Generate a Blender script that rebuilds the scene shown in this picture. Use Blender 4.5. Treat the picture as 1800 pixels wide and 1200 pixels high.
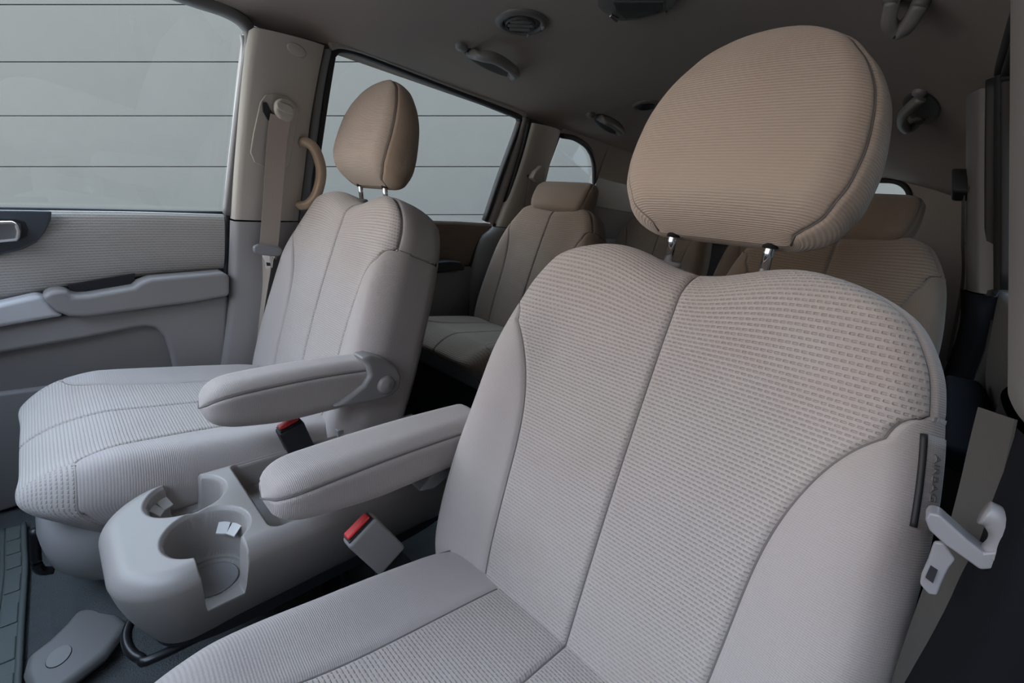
import bpy, bmesh, math, random
import numpy as np
from mathutils import Vector, Matrix

for o in list(bpy.data.objects): bpy.data.objects.remove(o)
scene = bpy.context.scene
COL = scene.collection

# ------------------------------------------------------------------ camera
# X: towards the driver's side, Y: towards the rear of the van, Z: up (metres)
F_PX = 770.0
CAM = np.array([0.68, 0.0, 1.0])
YAW, PITCH, ROLL = 0.738, 0.277, -0.112
_fw = np.array([-math.sin(YAW)*math.cos(PITCH), math.cos(YAW)*math.cos(PITCH), -math.sin(PITCH)])
_r = np.array([math.cos(YAW), math.sin(YAW), 0.0]); _d = np.cross(_fw, _r)
CR = math.cos(ROLL)*_r + math.sin(ROLL)*_d
CD = -math.sin(ROLL)*_r + math.cos(ROLL)*_d
cam_data = bpy.data.cameras.new('camera'); cam = bpy.data.objects.new('camera', cam_data); COL.objects.link(cam)
cam_data.sensor_width = 36.0; cam_data.lens = F_PX/1800*36.0
cam_data.clip_start = 0.02; cam_data.clip_end = 100
rot = Matrix((tuple(CR), tuple(-CD), tuple(-_fw))).transposed()
cam.matrix_world = Matrix.Translation(Vector(CAM)) @ rot.to_4x4()
scene.camera = cam

# ------------------------------------------------------------------ light
world = bpy.data.worlds.new('world'); scene.world = world; world.use_nodes = True
wn = world.node_tree.nodes; wl = world.node_tree.links
wn.clear()
bg = wn.new('ShaderNodeBackground'); wo = wn.new('ShaderNodeOutputWorld')
tc = wn.new('ShaderNodeTexCoord'); sx = wn.new('ShaderNodeSeparateXYZ'); ramp = wn.new('ShaderNodeValToRGB')
wl.new(tc.outputs['Generated'], sx.inputs[0]); wl.new(sx.outputs['Z'], ramp.inputs[0])
ramp.color_ramp.elements[0].position = 0.0; ramp.color_ramp.elements[0].color = (0.88, 0.74, 0.62, 1)
ramp.color_ramp.elements[1].position = 0.85; ramp.color_ramp.elements[1].color = (1.08, 1.38, 1.80, 1)
wl.new(ramp.outputs[0], bg.inputs[0]); bg.inputs[1].default_value = 2.6
wl.new(bg.outputs[0], wo.inputs[0])
scene.view_settings.view_transform = 'Standard'; scene.view_settings.look = 'None'
scene.view_settings.exposure = 0.70; scene.view_settings.gamma = 1.0
scene.view_settings.use_curve_mapping = False

# ------------------------------------------------------------------ pixel helpers
def ray(u, v): return CR*((u-900)/F_PX) + CD*((v-600)/F_PX) + _fw
def at(u, v, ax, val):
    d = ray(u, v); i = 'xyz'.index(ax)
    return CAM + d*((val-CAM[i])/d[i])
LEAN = 0.28
def sd(u, v, off=0.0):
    """point on the far side of the cabin (glass plane, leaning in above the belt line)"""
    d = ray(u, v); n = np.array([1, 0, -LEAN]); k = -0.82-LEAN*0.86+off
    p = CAM + d*((k-CAM@n)/(d@n))
    if p[2] < 0.86: p = at(u, v, 'x', -0.82+off)
    return p
def glassx(z): return -0.82 + LEAN*max(0.0, z-0.86)

# ------------------------------------------------------------------ materials
MATS = {}
class NB:
    def __init__(s, name):
        s.m = bpy.data.materials.new(name); s.m.use_nodes = True
        s.t = s.m.node_tree; s.n = s.t.nodes; s.l = s.t.links
        s.b = s.n['Principled BSDF']
    def new(s, t): return s.n.new(t)
    def link(s, a, b): s.l.new(a, b)
    def math(s, op, a, b=None, c=None):
        n = s.new('ShaderNodeMath'); n.operation = op
        for i, x in enumerate((a, b, c)):
            if x is None: continue
            if isinstance(x, (int, float)): n.inputs[i].default_value = x
            else: s.link(x, n.inputs[i])
        return n.outputs[0]
    def noise(s, scale, detail=3, coord='Object', rough=0.6):
        tc = s.new('ShaderNodeTexCoord'); n = s.new('ShaderNodeTexNoise')
        n.inputs['Scale'].default_value = scale; n.inputs['Detail'].default_value = detail
        n.inputs['Roughness'].default_value = rough
        s.link(tc.outputs[coord], n.inputs['Vector']); return n.outputs['Fac']
    def mix(s, f, a, b):
        n = s.new('ShaderNodeMix'); n.data_type = 'RGBA'
        for sock, x in ((n.inputs[0], f), (n.inputs[6], a), (n.inputs[7], b)):
            if isinstance(x, (int, float)): sock.default_value = x
            elif isinstance(x, tuple): sock.default_value = (*x, 1)
            else: s.link(x, sock)
        return n.outputs[2]
    def rng(s, x, a, b, c, d):
        n = s.new('ShaderNodeMapRange'); n.interpolation_type = 'SMOOTHSTEP'
        s.link(x, n.inputs[0])
        for i, v in enumerate((a, b, c, d)): n.inputs[i+1].default_value = v
        return n.outputs[0]
    def bump(s, h, dist=0.001, st=1.0):
        n = s.new('ShaderNodeBump'); n.inputs['Strength'].default_value = st; n.inputs['Distance'].default_value = dist
        s.link(h, n.inputs['Height']); s.link(n.outputs[0], s.b.inputs['Normal'])
    def base(s, c):
        if isinstance(c, tuple): s.b.inputs['Base Color'].default_value = (*c, 1)
        else: s.link(c, s.b.inputs['Base Color'])

def plain(name, col, rough=0.5, metal=0.0, bump=None, spec=0.5, var=0.0):
    k = NB(name); k.b.inputs['Roughness'].default_value = rough; k.b.inputs['Metallic'].default_value = metal
    k.b.inputs['Specular IOR Level'].default_value = spec
    if var:
        f = k.noise(6, 4); d = tuple(max(0, c*(1-var)) for c in col); e = tuple(min(1, c*(1+var)) for c in col)
        k.base(k.mix(f, d, e))
    else: k.base(col)
    if bump:
        k.bump(k.noise(bump[0], 2), bump[1], bump[2])
    MATS[name] = k.m; return k.m

def fabric(name, col, kind, tint=(0.9, 0.82, 0.78)):
    """woven upholstery; UV is in metres"""
    k = NB(name); k.b.inputs['Roughness'].default_value = 0.95; k.b.inputs['Specular IOR Level'].default_value = 0.15
    k.b.inputs['Sheen Weight'].default_value = 0.25; k.b.inputs['Sheen Roughness'].default_value = 0.5
    uv = k.new('ShaderNodeUVMap'); sp = k.new('ShaderNodeSeparateXYZ'); k.link(uv.outputs[0], sp.inputs[0])
    U, V = sp.outputs[0], sp.outputs[1]
    worn = k.rng(k.noise(5.5, 3), 0.45, 0.75, 0, 1)
    dark = tuple(c*t for c, t in zip(col, tint))
    c1 = k.mix(k.math('MULTIPLY', worn, 0.45), col, dark)
    fine = k.noise(900, 2)
    if kind in ('dash', 'rib'):
        rp, up = (0.0052, 0.0070) if kind == 'dash' else (0.0066, 0.0090)
        rv = k.math('DIVIDE', V, rp); fr = k.math('FRACT', rv); row = k.math('FLOOR', rv)
        st = k.math('MULTIPLY', k.math('MODULO', row, 2.0), 0.5)
        fu = k.math('FRACT', k.math('ADD', k.math('DIVIDE', U, up), st))
        dv = k.math('ABSOLUTE', k.math('SUBTRACT', fr, 0.5)); du = k.math('ABSOLUTE', k.math('SUBTRACT', fu, 0.5))
        mv = k.rng(dv, 0.10, 0.26, 1, 0); mu = k.rng(du, 0.24, 0.40, 1, 0.25 if kind == 'dash' else 0.65)
        mask = k.math('MULTIPLY', mv, mu)
        deep = tuple(c*0.62 for c in col)
        c2 = k.mix(k.math('MULTIPLY', mask, 0.55), c1, deep)
        h = k.math('SUBTRACT', k.math('MULTIPLY', fine, 0.25), mask)
        k.bump(h, 0.0011, 0.9)
    elif kind == 'fine':
        a = k.math('SINE', k.math('MULTIPLY', V, 2*math.pi/0.0024)); b = k.math('SINE', k.math('MULTIPLY', U, 2*math.pi/0.0030))
        h = k.math('ADD', k.math('MULTIPLY', a, 0.5), k.math('MULTIPLY', b, 0.25)); h = k.math('ADD', h, fine)
        c2 = k.mix(k.rng(a, -1, 1, 0.14, 0), c1, tuple(c*0.5 for c in col))
        k.bump(h, 0.0005, 0.5)
    elif kind == 'line':      # crosswise knit of the head restraints
        a = k.math('SINE', k.math('MULTIPLY', V, 2*math.pi/0.0037))
        h = k.math('ADD', k.math('MULTIPLY', a, 0.6), fine)
        c2 = k.mix(k.rng(a, -1, 0.4, 0.22, 0), c1, tuple(c*0.55 for c in col))
        k.bump(h, 0.0008, 0.6)
    k.base(k.mix(k.math('MULTIPLY', fine, 0.25), c2, tuple(c*0.8 for c in col)))
    MATS[name] = k.m; return k.m

SEAT = (0.475, 0.425, 0.395)
fabric('seat_ribbed', SEAT, 'dash'); fabric('seat_fine', (0.455, 0.41, 0.39), 'fine')
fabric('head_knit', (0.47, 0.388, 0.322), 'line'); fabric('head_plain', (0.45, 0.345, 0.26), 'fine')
fabric('rear_ribbed_shaded', (0.215, 0.160, 0.120), 'rib'); fabric('rear_fine_shaded', (0.20, 0.148, 0.112), 'fine')  # seat cloth darkened: the shade of the rear rows is in the colour
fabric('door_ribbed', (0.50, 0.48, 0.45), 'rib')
plain('plastic', (0.275, 0.263, 0.262), 0.45, bump=(700, 0.0004, 0.35))
plain('plastic_warm', (0.31, 0.285, 0.27), 0.42, bump=(700, 0.0004, 0.3))
plain('plastic_pillar', (0.42, 0.39, 0.345), 0.5, bump=(700, 0.0004, 0.3))
plain('plastic_lower', (0.21, 0.199, 0.196), 0.45, bump=(700, 0.0004, 0.35))
plain('plastic_dark', (0.016, 0.017, 0.021), 0.6, bump=(700, 0.0004, 0.3))
plain('trim_shaded', (0.008, 0.009, 0.012), 0.9, spec=0.08)  # driver-side trim with deep shade put into the colour
plain('plastic_bezel', (0.07, 0.08, 0.095), 0.35)
plain('plastic_tan', (0.40, 0.30, 0.21), 0.45)
plain('silver_trim', (0.52, 0.53, 0.55), 0.3)
plain('headliner', (0.35, 0.298, 0.265), 0.95, bump=(500, 0.0008, 0.5), spec=0.1)
plain('roof_fitting', (0.145, 0.135, 0.128), 0.45)
plain('roof_handle', (0.20, 0.19, 0.18), 0.4)
plain('roof_recess', (0.07, 0.066, 0.062), 0.7)
plain('lamp_lens', (0.06, 0.06, 0.06), 0.15)
plain('rubber', (0.015, 0.015, 0.017), 0.6)
plain('seal_gray', (0.15, 0.145, 0.145), 0.55)
plain('carpet', (0.12, 0.128, 0.132), 1.0, bump=(450, 0.004, 1.0), spec=0.05, var=0.3)
plain('mat_rubber', (0.12, 0.135, 0.13), 0.55, bump=(300, 0.0005, 0.3))
plain('webbing', (0.36, 0.31, 0.27), 0.75, bump=(900, 0.0006, 0.6))
plain('webbing_gray', (0.062, 0.061, 0.057), 0.7, bump=(900, 0.0006, 0.6), var=0.2)
plain('tongue_plastic', (0.24, 0.24, 0.255), 0.35)
plain('metal', (0.75, 0.75, 0.75), 0.25, 1.0)
plain('chrome', (0.9, 0.9, 0.9), 0.08, 1.0)
plain('red', (0.75, 0.035, 0.04), 0.35)
plain('tab', (0.50, 0.49, 0.47), 0.4)
plain('thread', (0.17, 0.155, 0.15), 0.9)
plain('print', (0.22, 0.205, 0.20), 0.8)
plain('black_paint', (0.012, 0.012, 0.014), 0.35)
plain('body_inner', (0.06, 0.06, 0.062), 0.6)
plain('concrete', (0.30, 0.295, 0.285), 0.9, bump=(40, 0.003, 0.5), var=0.2)
plain('garage_paint', (0.098, 0.098, 0.090), 0.55, bump=(250, 0.0015, 0.25), var=0.06)
plain('garage_joint', (0.05, 0.055, 0.052), 0.8)
def glass():
    k = NB('window_glass'); k.n.remove(k.b)
    tr = k.new('ShaderNodeBsdfTransparent'); tr.inputs[0].default_value = (0.93, 0.96, 0.95, 1)
    gl = k.new('ShaderNodeBsdfGlossy'); gl.inputs['Roughness'].default_value = 0.02
    mx = k.new('ShaderNodeMixShader'); mx.inputs[0].default_value = 0.035
    k.link(tr.outputs[0], mx.inputs[1]); k.link(gl.outputs[0], mx.inputs[2]); k.link(mx.outputs[0], k.n['Material Output'].inputs[0])
    MATS['glass'] = k.m
glass()

# ------------------------------------------------------------------ object helpers
def tag(o, label=None, cat=None, group=None, kind=None):
    if label: o['label'] = label
    if cat: o['category'] = cat
    if group: o['group'] = group
    if kind: o['kind'] = kind
    return o
def empty(name, loc):
    o = bpy.data.objects.new(name, None); COL.objects.link(o); o.location = loc; o.empty_display_size = 0.05; return o
def wloc(o):
    v = Vector(o.location)
    while o.parent: o = o.parent; v += Vector(o.location)
    return v
def obj(name, me, mat, parent=None):
    """links a mesh whose vertices are in world coordinates, as an object whose origin is its parent's"""
    o = bpy.data.objects.new(name, me); COL.objects.link(o)
    if mat: me.materials.append(MATS[mat])
    if parent:
        o.parent = parent; me.transform(Matrix.Translation(-wloc(parent)))
    return o
def mesh(name, V, Fc, smooth=True, uv=None):
    me = bpy.data.meshes.new(name); me.from_pydata([tuple(map(float, v)) for v in V], [], [tuple(map(int, f)) for f in Fc])
    if smooth: me.polygons.foreach_set('use_smooth', [True]*len(me.polygons))
    if uv is not None:
        L = me.uv_layers.new(name='UVMap'); idx = np.zeros(len(me.loops), int); me.loops.foreach_get('vertex_index', idx)
        L.data.foreach_set('uv', np.asarray(uv, dtype=np.float32)[idx].ravel())
    me.validate(); me.update(); return me
def grid_faces(nr, nc, closed=False):
    F = []
    for i in range(nr-1):
        for j in range(nc if closed else nc-1):
            j2 = (j+1) % nc; F.append((i*nc+j, i*nc+j2, (i+1)*nc+j2, (i+1)*nc+j))
    return F
def from_bm(name, bm, smooth=False):
    bmesh.ops.recalc_face_normals(bm, faces=bm.faces)
    me = bpy.data.meshes.new(name); bm.to_mesh(me); bm.free()
    if smooth: me.polygons.foreach_set('use_smooth', [True]*len(me.polygons))
    return me
def soften(o, w=0.004, seg=3, ang=35):
    """bevel and shade by angle"""
    b = o.modifiers.new('bevel', 'BEVEL'); b.width = w; b.segments = seg; b.limit_method = 'ANGLE'; b.angle_limit = math.radians(ang)
    o.data.polygons.foreach_set('use_smooth', [True]*len(o.data.polygons))
    n = o.modifiers.new('wn', 'WEIGHTED_NORMAL'); n.keep_sharp = True
    return o
def catmull(pts, n, closed=False):
    P = np.array(pts, float); m = len(P)
    out = []
    segs = m if closed else m-1
    for i in range(segs):
        p0 = P[(i-1) % m] if closed or i > 0 else 2*P[0]-P[1]
        p1 = P[i]; p2 = P[(i+1) % m]
        p3 = P[(i+2) % m] if closed or i+2 < m else 2*P[-1]-P[-2]
        for k in range(n):
            t = k/n
            out.append(0.5*((2*p1)+(-p0+p2)*t+(2*p0-5*p1+4*p2-p3)*t*t+(-p0+3*p1-3*p2+p3)*t**3))
    if not closed: out.append(P[-1])
    return np.array(out)
def tube(pts, r, name='tube', seg=10, smooth=6, closed=False, flat=None, up=(0, 0, 1)):
    """swept round (or flattened: flat=(w,h)) bar along a smoothed path"""
    P = catmull(pts, smooth, closed) if smooth else np.array(pts, float)
    n = len(P); V = []; up = np.array(up, float)
    for i in range(n):
        if closed: T = P[(i+1) % n]-P[i-1]
        else: T = P[min(i+1, n-1)]-P[max(i-1, 0)]
        T /= np.linalg.norm(T)+1e-12
        S = np.cross(T, up); S = S/np.linalg.norm(S) if np.linalg.norm(S) > 1e-4 else np.array([1., 0, 0]); N = np.cross(S, T)
        for k in range(seg):
            a = 2*math.pi*k/seg
            c, s_ = math.cos(a), math.sin(a)
            if flat:
                c = math.copysign(abs(c)**0.5, c)*flat[0]; s_ = math.copysign(abs(s_)**0.5, s_)*flat[1]
            else:
                rr = r[i*(len(r)-1)//max(n-1, 1)] if isinstance(r, (list, tuple)) else r
                c *= rr; s_ *= rr
            V.append(P[i]+S*c+N*s_)
    Fc = grid_faces(n, seg, True)
    if closed:
        for k in range(seg): Fc.append(((n-1)*seg+k, (n-1)*seg+(k+1) % seg, (k+1) % seg, k))
    else:
        Fc.append(tuple(range(seg))[::-1]); Fc.append(tuple((n-1)*seg+k for k in range(seg)))
    return mesh(name, V, Fc)
def slab(pts, depth, name='slab'):
    """3-D polygon pushed along a vector: a plate with real thickness"""
    bm = bmesh.new(); d = Vector(depth)
    a = [bm.verts.new(Vector(p)) for p in pts]; b = [bm.verts.new(Vector(p)+d) for p in pts]
    bm.faces.new(a); bm.faces.new(b[::-1]); n = len(a)
    for i in range(n): bm.faces.new((a[i], a[(i+1) % n], b[(i+1) % n], b[i]))
    return from_bm(name, bm)
def box(lo, hi, name='box'):
    lo = np.array(lo, float); hi = np.array(hi, float)
    p = [(lo[0], lo[1], lo[2]), (hi[0], lo[1], lo[2]), (hi[0], hi[1], lo[2]), (lo[0], hi[1], lo[2])]
    return slab(p, (0, 0, hi[2]-lo[2]), name)
def disc(c, n, r, h, name='disc', seg=32, rad2=None, xdir=(1, 0, 0), profile=None):
    """turned or oval knob: profile = [(radius factor, height factor)]"""
    c = np.array(c, float); n = np.array(n, float); n /= np.linalg.norm(n)
    x = np.array(xdir, float); x -= n*(x@n); x /= np.linalg.norm(x); y = np.cross(n, x)
    rad2 = rad2 or r
    pr = profile or [(0, 0), (1, 0), (1, 0.7), (0.93, 1), (0, 1)]
    V = []; m = len(pr)
    for f, hh in pr:
        for k in range(seg):
            a = 2*math.pi*k/seg; V.append(c+x*(r*f*math.cos(a))+y*(rad2*f*math.sin(a))+n*(h*hh))
    return mesh(name, V, grid_faces(m, seg, True))
def strip(L, R, bulge, back, name='strip', nc=14, n=8, normal=(1, 0, 0), uvs=False, edge=0.35):
    """trim panel lofted between two edge curves: crowned face, edges folded back"""
    L = catmull(L, n); R = catmull(R, n); m = min(len(L), len(R)); N = np.array(normal, float)
    V = []; UV = []
    for i in range(m):
        w = np.linalg.norm(R[i]-L[i])
        cols = [(0, -back)] + [(k/(nc-1), bulge*(1-abs(2*k/(nc-1)-1)**2.6)) for k in range(nc)] + [(1, -back)]
        for t, h in cols:
            V.append(L[i]*(1-t)+R[i]*t+N*h); UV.append((t*w, i*np.linalg.norm(L[-1]-L[0])/(m-1)))
    return mesh(name, V, grid_faces(m, nc+2), uv=UV if uvs else None)

def spl(knots):
    xs = np.array([k[0] for k in knots], float); ys = np.array([k[1] for k in knots], float)
    m = np.gradient(ys, xs)
    def f(x):
        x = np.clip(np.asarray(x, float), xs[0], xs[-1]); i = np.clip(np.searchsorted(xs, x)-1, 0, len(xs)-2)
        h = xs[i+1]-xs[i]; t = (x-xs[i])/h
        return (2*t**3-3*t**2+1)*ys[i]+(t**3-2*t**2+t)*h*m[i]+(-2*t**3+3*t**2)*ys[i+1]+(t**3-t**2)*h*m[i+1]
    return f
def sstep(x, a, b):
    t = np.clip((x-a)/(b-a), 0, 1); return t*t*(3-2*t)

# upholstered bodies: rounded-rectangle rings swept along b; K in [-5,5] walks round the ring
def ring(K, w, df, db, r):
    s = np.sign(K); k = np.abs(K); w = np.maximum(w, 1e-4)
    r = np.minimum(np.minimum(r, w*0.95), np.minimum(df, db)*0.98+1e-5)
    a = np.where(k <= 1, k*(w-r), 0); n = np.where(k <= 1, df, 0)
    ph = (np.clip(k, 1, 2)-1)*math.pi/2
    c1 = (k > 1) & (k <= 2); a = np.where(c1, w-r+r*np.sin(ph), a); n = np.where(c1, df-r+r*np.cos(ph), n)
    c2 = (k > 2) & (k <= 3); a = np.where(c2, w, a); n = np.where(c2, (df-r)*(1-(k-2))-(db-r)*(k-2), n)
    ph = (np.clip(k, 3, 4)-3)*math.pi/2
    c3 = (k > 3) & (k <= 4); a = np.where(c3, w-r+r*np.cos(ph), a); n = np.where(c3, -(db-r)-r*np.sin(ph), n)
    c4 = k > 4; a = np.where(c4, (w-r)*(5-k), a); n = np.where(c4, -db, n)
    return s*a, n
def spaced(n, lo, hi):
    s = list(np.linspace(0, 1, n))
    if lo: s += [0.006, 0.014, 0.03]
    if hi: s += [1-0.006, 1-0.014, 1-0.03]
    return np.array(sorted(set(s)))
def panel(name, P, kl, kr, b0, b1, mat, parent, seams=(1, 1, 0, 0), nu=24, nb=70, groove=0.005, gw=0.0032, center=None, u0=0.0, uright=False, bpow=None, thread=''):
    t = spaced(nu, seams[0], seams[1]); s = spaced(nb, seams[2], seams[3])
    if bpow: s = np.sort(np.concatenate([s, 1-(1-np.linspace(0, 1, nb))**bpow]))
    b = b0+(b1-b0)*s
    f = lambda q: (q(b) if callable(q) else np.full_like(b, q))
    K = f(kl)[:, None]*(1-t)+f(kr)[:, None]*t; B = np.repeat(b[:, None], len(t), 1)
    X = P(K, B)
    Lr = np.zeros(X.shape[:2]); Lr[:, 1:] = np.cumsum(np.linalg.norm(np.diff(X, axis=1), axis=2), 1)
    Lc = np.zeros(X.shape[:2]); Lc[1:] = np.cumsum(np.linalg.norm(np.diff(X, axis=0), axis=2), 0)
    du = np.gradient(X, axis=1); dv = np.gradient(X, axis=0)
    N = np.cross(du, dv); N /= np.linalg.norm(N, axis=2, keepdims=True)+1e-12
    c = np.array(center) if center is not None else X.mean((0, 1))
    if ((X-c)*N).sum() < 0: N = -N
    D = np.zeros(X.shape[:2])
    for fl, dist in zip(seams, (Lr, Lr[:, -1:]-Lr, Lc, Lc[-1:]-Lc)):
        if fl: D = np.maximum(D, np.exp(-(dist/gw)**2))
    D = D*np.clip((Lr[:, -1:]-0.02)/0.05, 0, 1)
    X = X-N*(groove*D)[..., None]
    nr, nc = X.shape[:2]; V = X.reshape(-1, 3)
    vr = (nc-1 if uright else 0) if name == 'center_panel' else ((0 if seams[1] else nc-1) if name == 'bolster_panel' else nc//2)
    Vc = Lc[:, vr]
    UV = np.stack([(Lr-Lr[:, -1:] if uright else Lr)+u0, np.repeat(Vc[:, None], nc, 1)], -1).reshape(-1, 2)
    Fc = []
    for i in range(nr-1):
        if Lr[i, -1] < 1e-5 and Lr[i+1, -1] < 1e-5: continue
        for j in range(nc-1): Fc.append((i*nc+j, i*nc+j+1, (i+1)*nc+j+1, (i+1)*nc+j))
    o = obj(name, mesh(name, V, Fc, uv=UV), mat, parent)
    for side in thread:
        j = 0 if side == 'l' else nc-1
        pts = (X+N*0.0006)[:, j]
        if side in 'bt': pts = (X+N*0.0006)[0 if side == 'b' else -1]
        kp = [0]
        for i in range(1, len(pts)):
            if np.linalg.norm(pts[i]-pts[kp[-1]]) > 0.006: kp.append(i)
        if len(kp) > 2: obj('seam', tube(pts[kp], 0.0013, smooth=0, seg=5), 'thread', o if (parent is None or parent.parent is None) else parent)
    return o

def frame_pt(o, A, Bv, N):
    o, A, Bv, N = (np.array(x, float) for x in (o, A, Bv, N))
    return lambda a, b, n: o + a[..., None]*A + b[..., None]*Bv + n[..., None]*N
def arch(bs, s0, p=3.0, q=2.0, ke=1.0):
    """seam that runs up a bolster and arches out to the edge at b = bs (value in ring units)"""
    return lambda b: ke-(ke-s0)*np.maximum(0, 1-np.clip(b/bs, 0, 1)**p)**(1/q)

def backrest(parent, bite, top, W, Hh, seam, bs, mats, depth=(0.055, 0.085), bolster=0.028, dip=0.036, dipw=0.09, r=0.045, shell='plastic_warm', bmul=1.0):
    bite = np.array(bite, float); top = np.array(top, float); Bv = top-bite; Bv /= np.linalg.norm(Bv)
    A = np.array([1., 0, 0]); N = np.cross(Bv, A); N *= -np.sign(N[1])
    T = frame_pt(bite, A, Bv, N); w_f = spl(W); rt = 0.055
    def P(K, B):
        sg = np.sqrt(np.maximum(0, 1-np.clip((B-(Hh-rt))/rt, 0, 1)**2))
        w = np.maximum(w_f(B)-0.10*(1-sg)-0.065*(1-sg)**4, 0.008)
        df = depth[0]*sg+1e-4; db = depth[1]*sg+1e-4
        a, n = ring(K, w, df, db, r)
        fa = np.abs(a)/np.maximum(w, 1e-3); fr = sstep(n, -0.05, 0.03)
        n = n + sg*fr*(bolster*np.exp(-((fa-0.84)/0.20)**2)*sstep(B, -0.05, 0.08)*(1-sstep(B, Hh*0.62, Hh*0.92)) + 0.012*np.sin(np.clip(B/Hh, 0, 1)*math.pi)*(1-fa**2))
        bb = B - dip*np.exp(-(a/dipw)**2)*sstep(B, Hh*0.72, Hh)
        return T(a, bb, n)
    ctr = bite+Bv*Hh*0.5-N*0.02
    ar = spl([(-0.1, 0.62), (Hh, 0.62)])
    KE = 1.55; sm = lambda b: arch(bs, seam, 4.0, 3.2, KE)(b)
    m_r, m_f, m_s = mats
    lo = -0.06
    shell_o = panel('backrest', P, 3.2, 6.8, lo, Hh, shell, parent, (0, 0, 0, 0), center=ctr, nb=40) if False else None
    # rear shell goes from K=3.2 round the back to K=-3.2
    def Pb(K, B):
        K2 = np.where(K > 5, K-10, K); return P(K2, B)
    root = panel('backrest', Pb, 3.3, 6.7, lo, Hh, shell, parent, (0, 0, 0, 0), center=ctr, nb=40)
    panel('center_panel', P, lambda b: -sm(b), 0.0, lo, Hh, m_r, root, (1, 1, 0, 0), center=ctr, nb=110, bpow=2, uright=True, thread='lr')
    panel('center_panel', P, 0.0, sm, lo, Hh, m_r, root, (1, 1, 0, 0), center=ctr, nb=110, bpow=2, u0=0.004, thread='r')
    for s in (-1, 1):
        if s < 0: panel('bolster_panel', P, -3.3, lambda b: -sm(b), lo, bs, m_f, root, (0, 1, 0, 1), center=ctr, nb=80, bpow=3, nu=40)
        else: panel('bolster_panel', P, sm, 3.3, lo, bs, m_f, root, (1, 0, 0, 1), center=ctr, nb=80, bpow=3, nu=40)
        panel('shoulder_panel', P, s*KE, s*3.3, bs, Hh, m_s, root, (1, 0, 1, 0), center=ctr, nb=30, nu=24, thread='b')
    return root, P

def cushion(parent, bite, front, W, Hh, seam, bs, mats, depth=(0.05, 0.065), bolster=0.02, r=0.05, nose=0.08, shell='plastic'):
    bite = np.array(bite, float); front = np.array(front, float); Bv = front-bite; Bv /= np.linalg.norm(Bv)
    A = np.array([1., 0, 0]); N = np.cross(A, Bv); N *= np.sign(N[2])
    T = frame_pt(bite, A, Bv, N); w_f = spl(W)
    def P(K, B):
        sg = np.sqrt(np.maximum(0, 1-np.clip((B-(Hh-nose))/nose, 0, 1)**2.2))
        w = w_f(B)-0.03*(1-sg)
        a, n = ring(K, w, depth[0]*sg+1e-4, depth[1]*sg**0.7+1e-4, r)
        fa = np.abs(a)/np.maximum(w, 1e-3); fr = sstep(n, -0.06, 0.03)
        n = n + sg*fr*(bolster*np.exp(-((fa-0.84)/0.2)**2)*sstep(B, -0.02, 0.15) + 0.012*(1-fa**2)) - 0.03*sstep(B, Hh*0.75, Hh)
        B = B - 0.075*sstep(-n, -0.01, 0.075)*sstep(B, Hh-0.22, Hh)
        return T(a, B, n)
    ctr = bite+Bv*Hh*0.5-N*0.03
    m_r, m_f, m_s = mats; lo = -0.04
    sm = lambda b: arch(bs, seam, 5.0, 2.0)(b)
    def Pb(K, B): return P(np.where(K > 5, K-10, K), B)
    root = panel('cushion', Pb, 3.4, 6.6, lo, Hh, shell, parent, (0, 0, 0, 0), center=ctr, nb=30)
    panel('center_panel', P, lambda b: -sm(b), 0.0, lo, Hh, m_r, root, (1, 1, 0, 0), center=ctr, nb=90, bpow=2, uright=True, thread='lr')
    panel('center_panel', P, 0.0, sm, lo, Hh, m_r, root, (1, 1, 0, 0), center=ctr, nb=90, bpow=2, u0=0.004, thread='r')
    panel('bolster_panel', P, -3.4, lambda b: -sm(b), lo, bs, m_f, root, (0, 1, 0, 1), center=ctr, nb=70, bpow=3, nu=40)
    panel('bolster_panel', P, sm, 3.4, lo, bs, m_f, root, (1, 0, 0, 1), center=ctr, nb=70, bpow=3, nu=40)
    for s in (-1, 1): panel('nose_panel', P, s*0.97, s*3.4, bs-0.006, Hh, m_r, root, (0, 0, 1, 0), center=ctr, nb=24, nu=20, thread='b')
    return root, P

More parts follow.
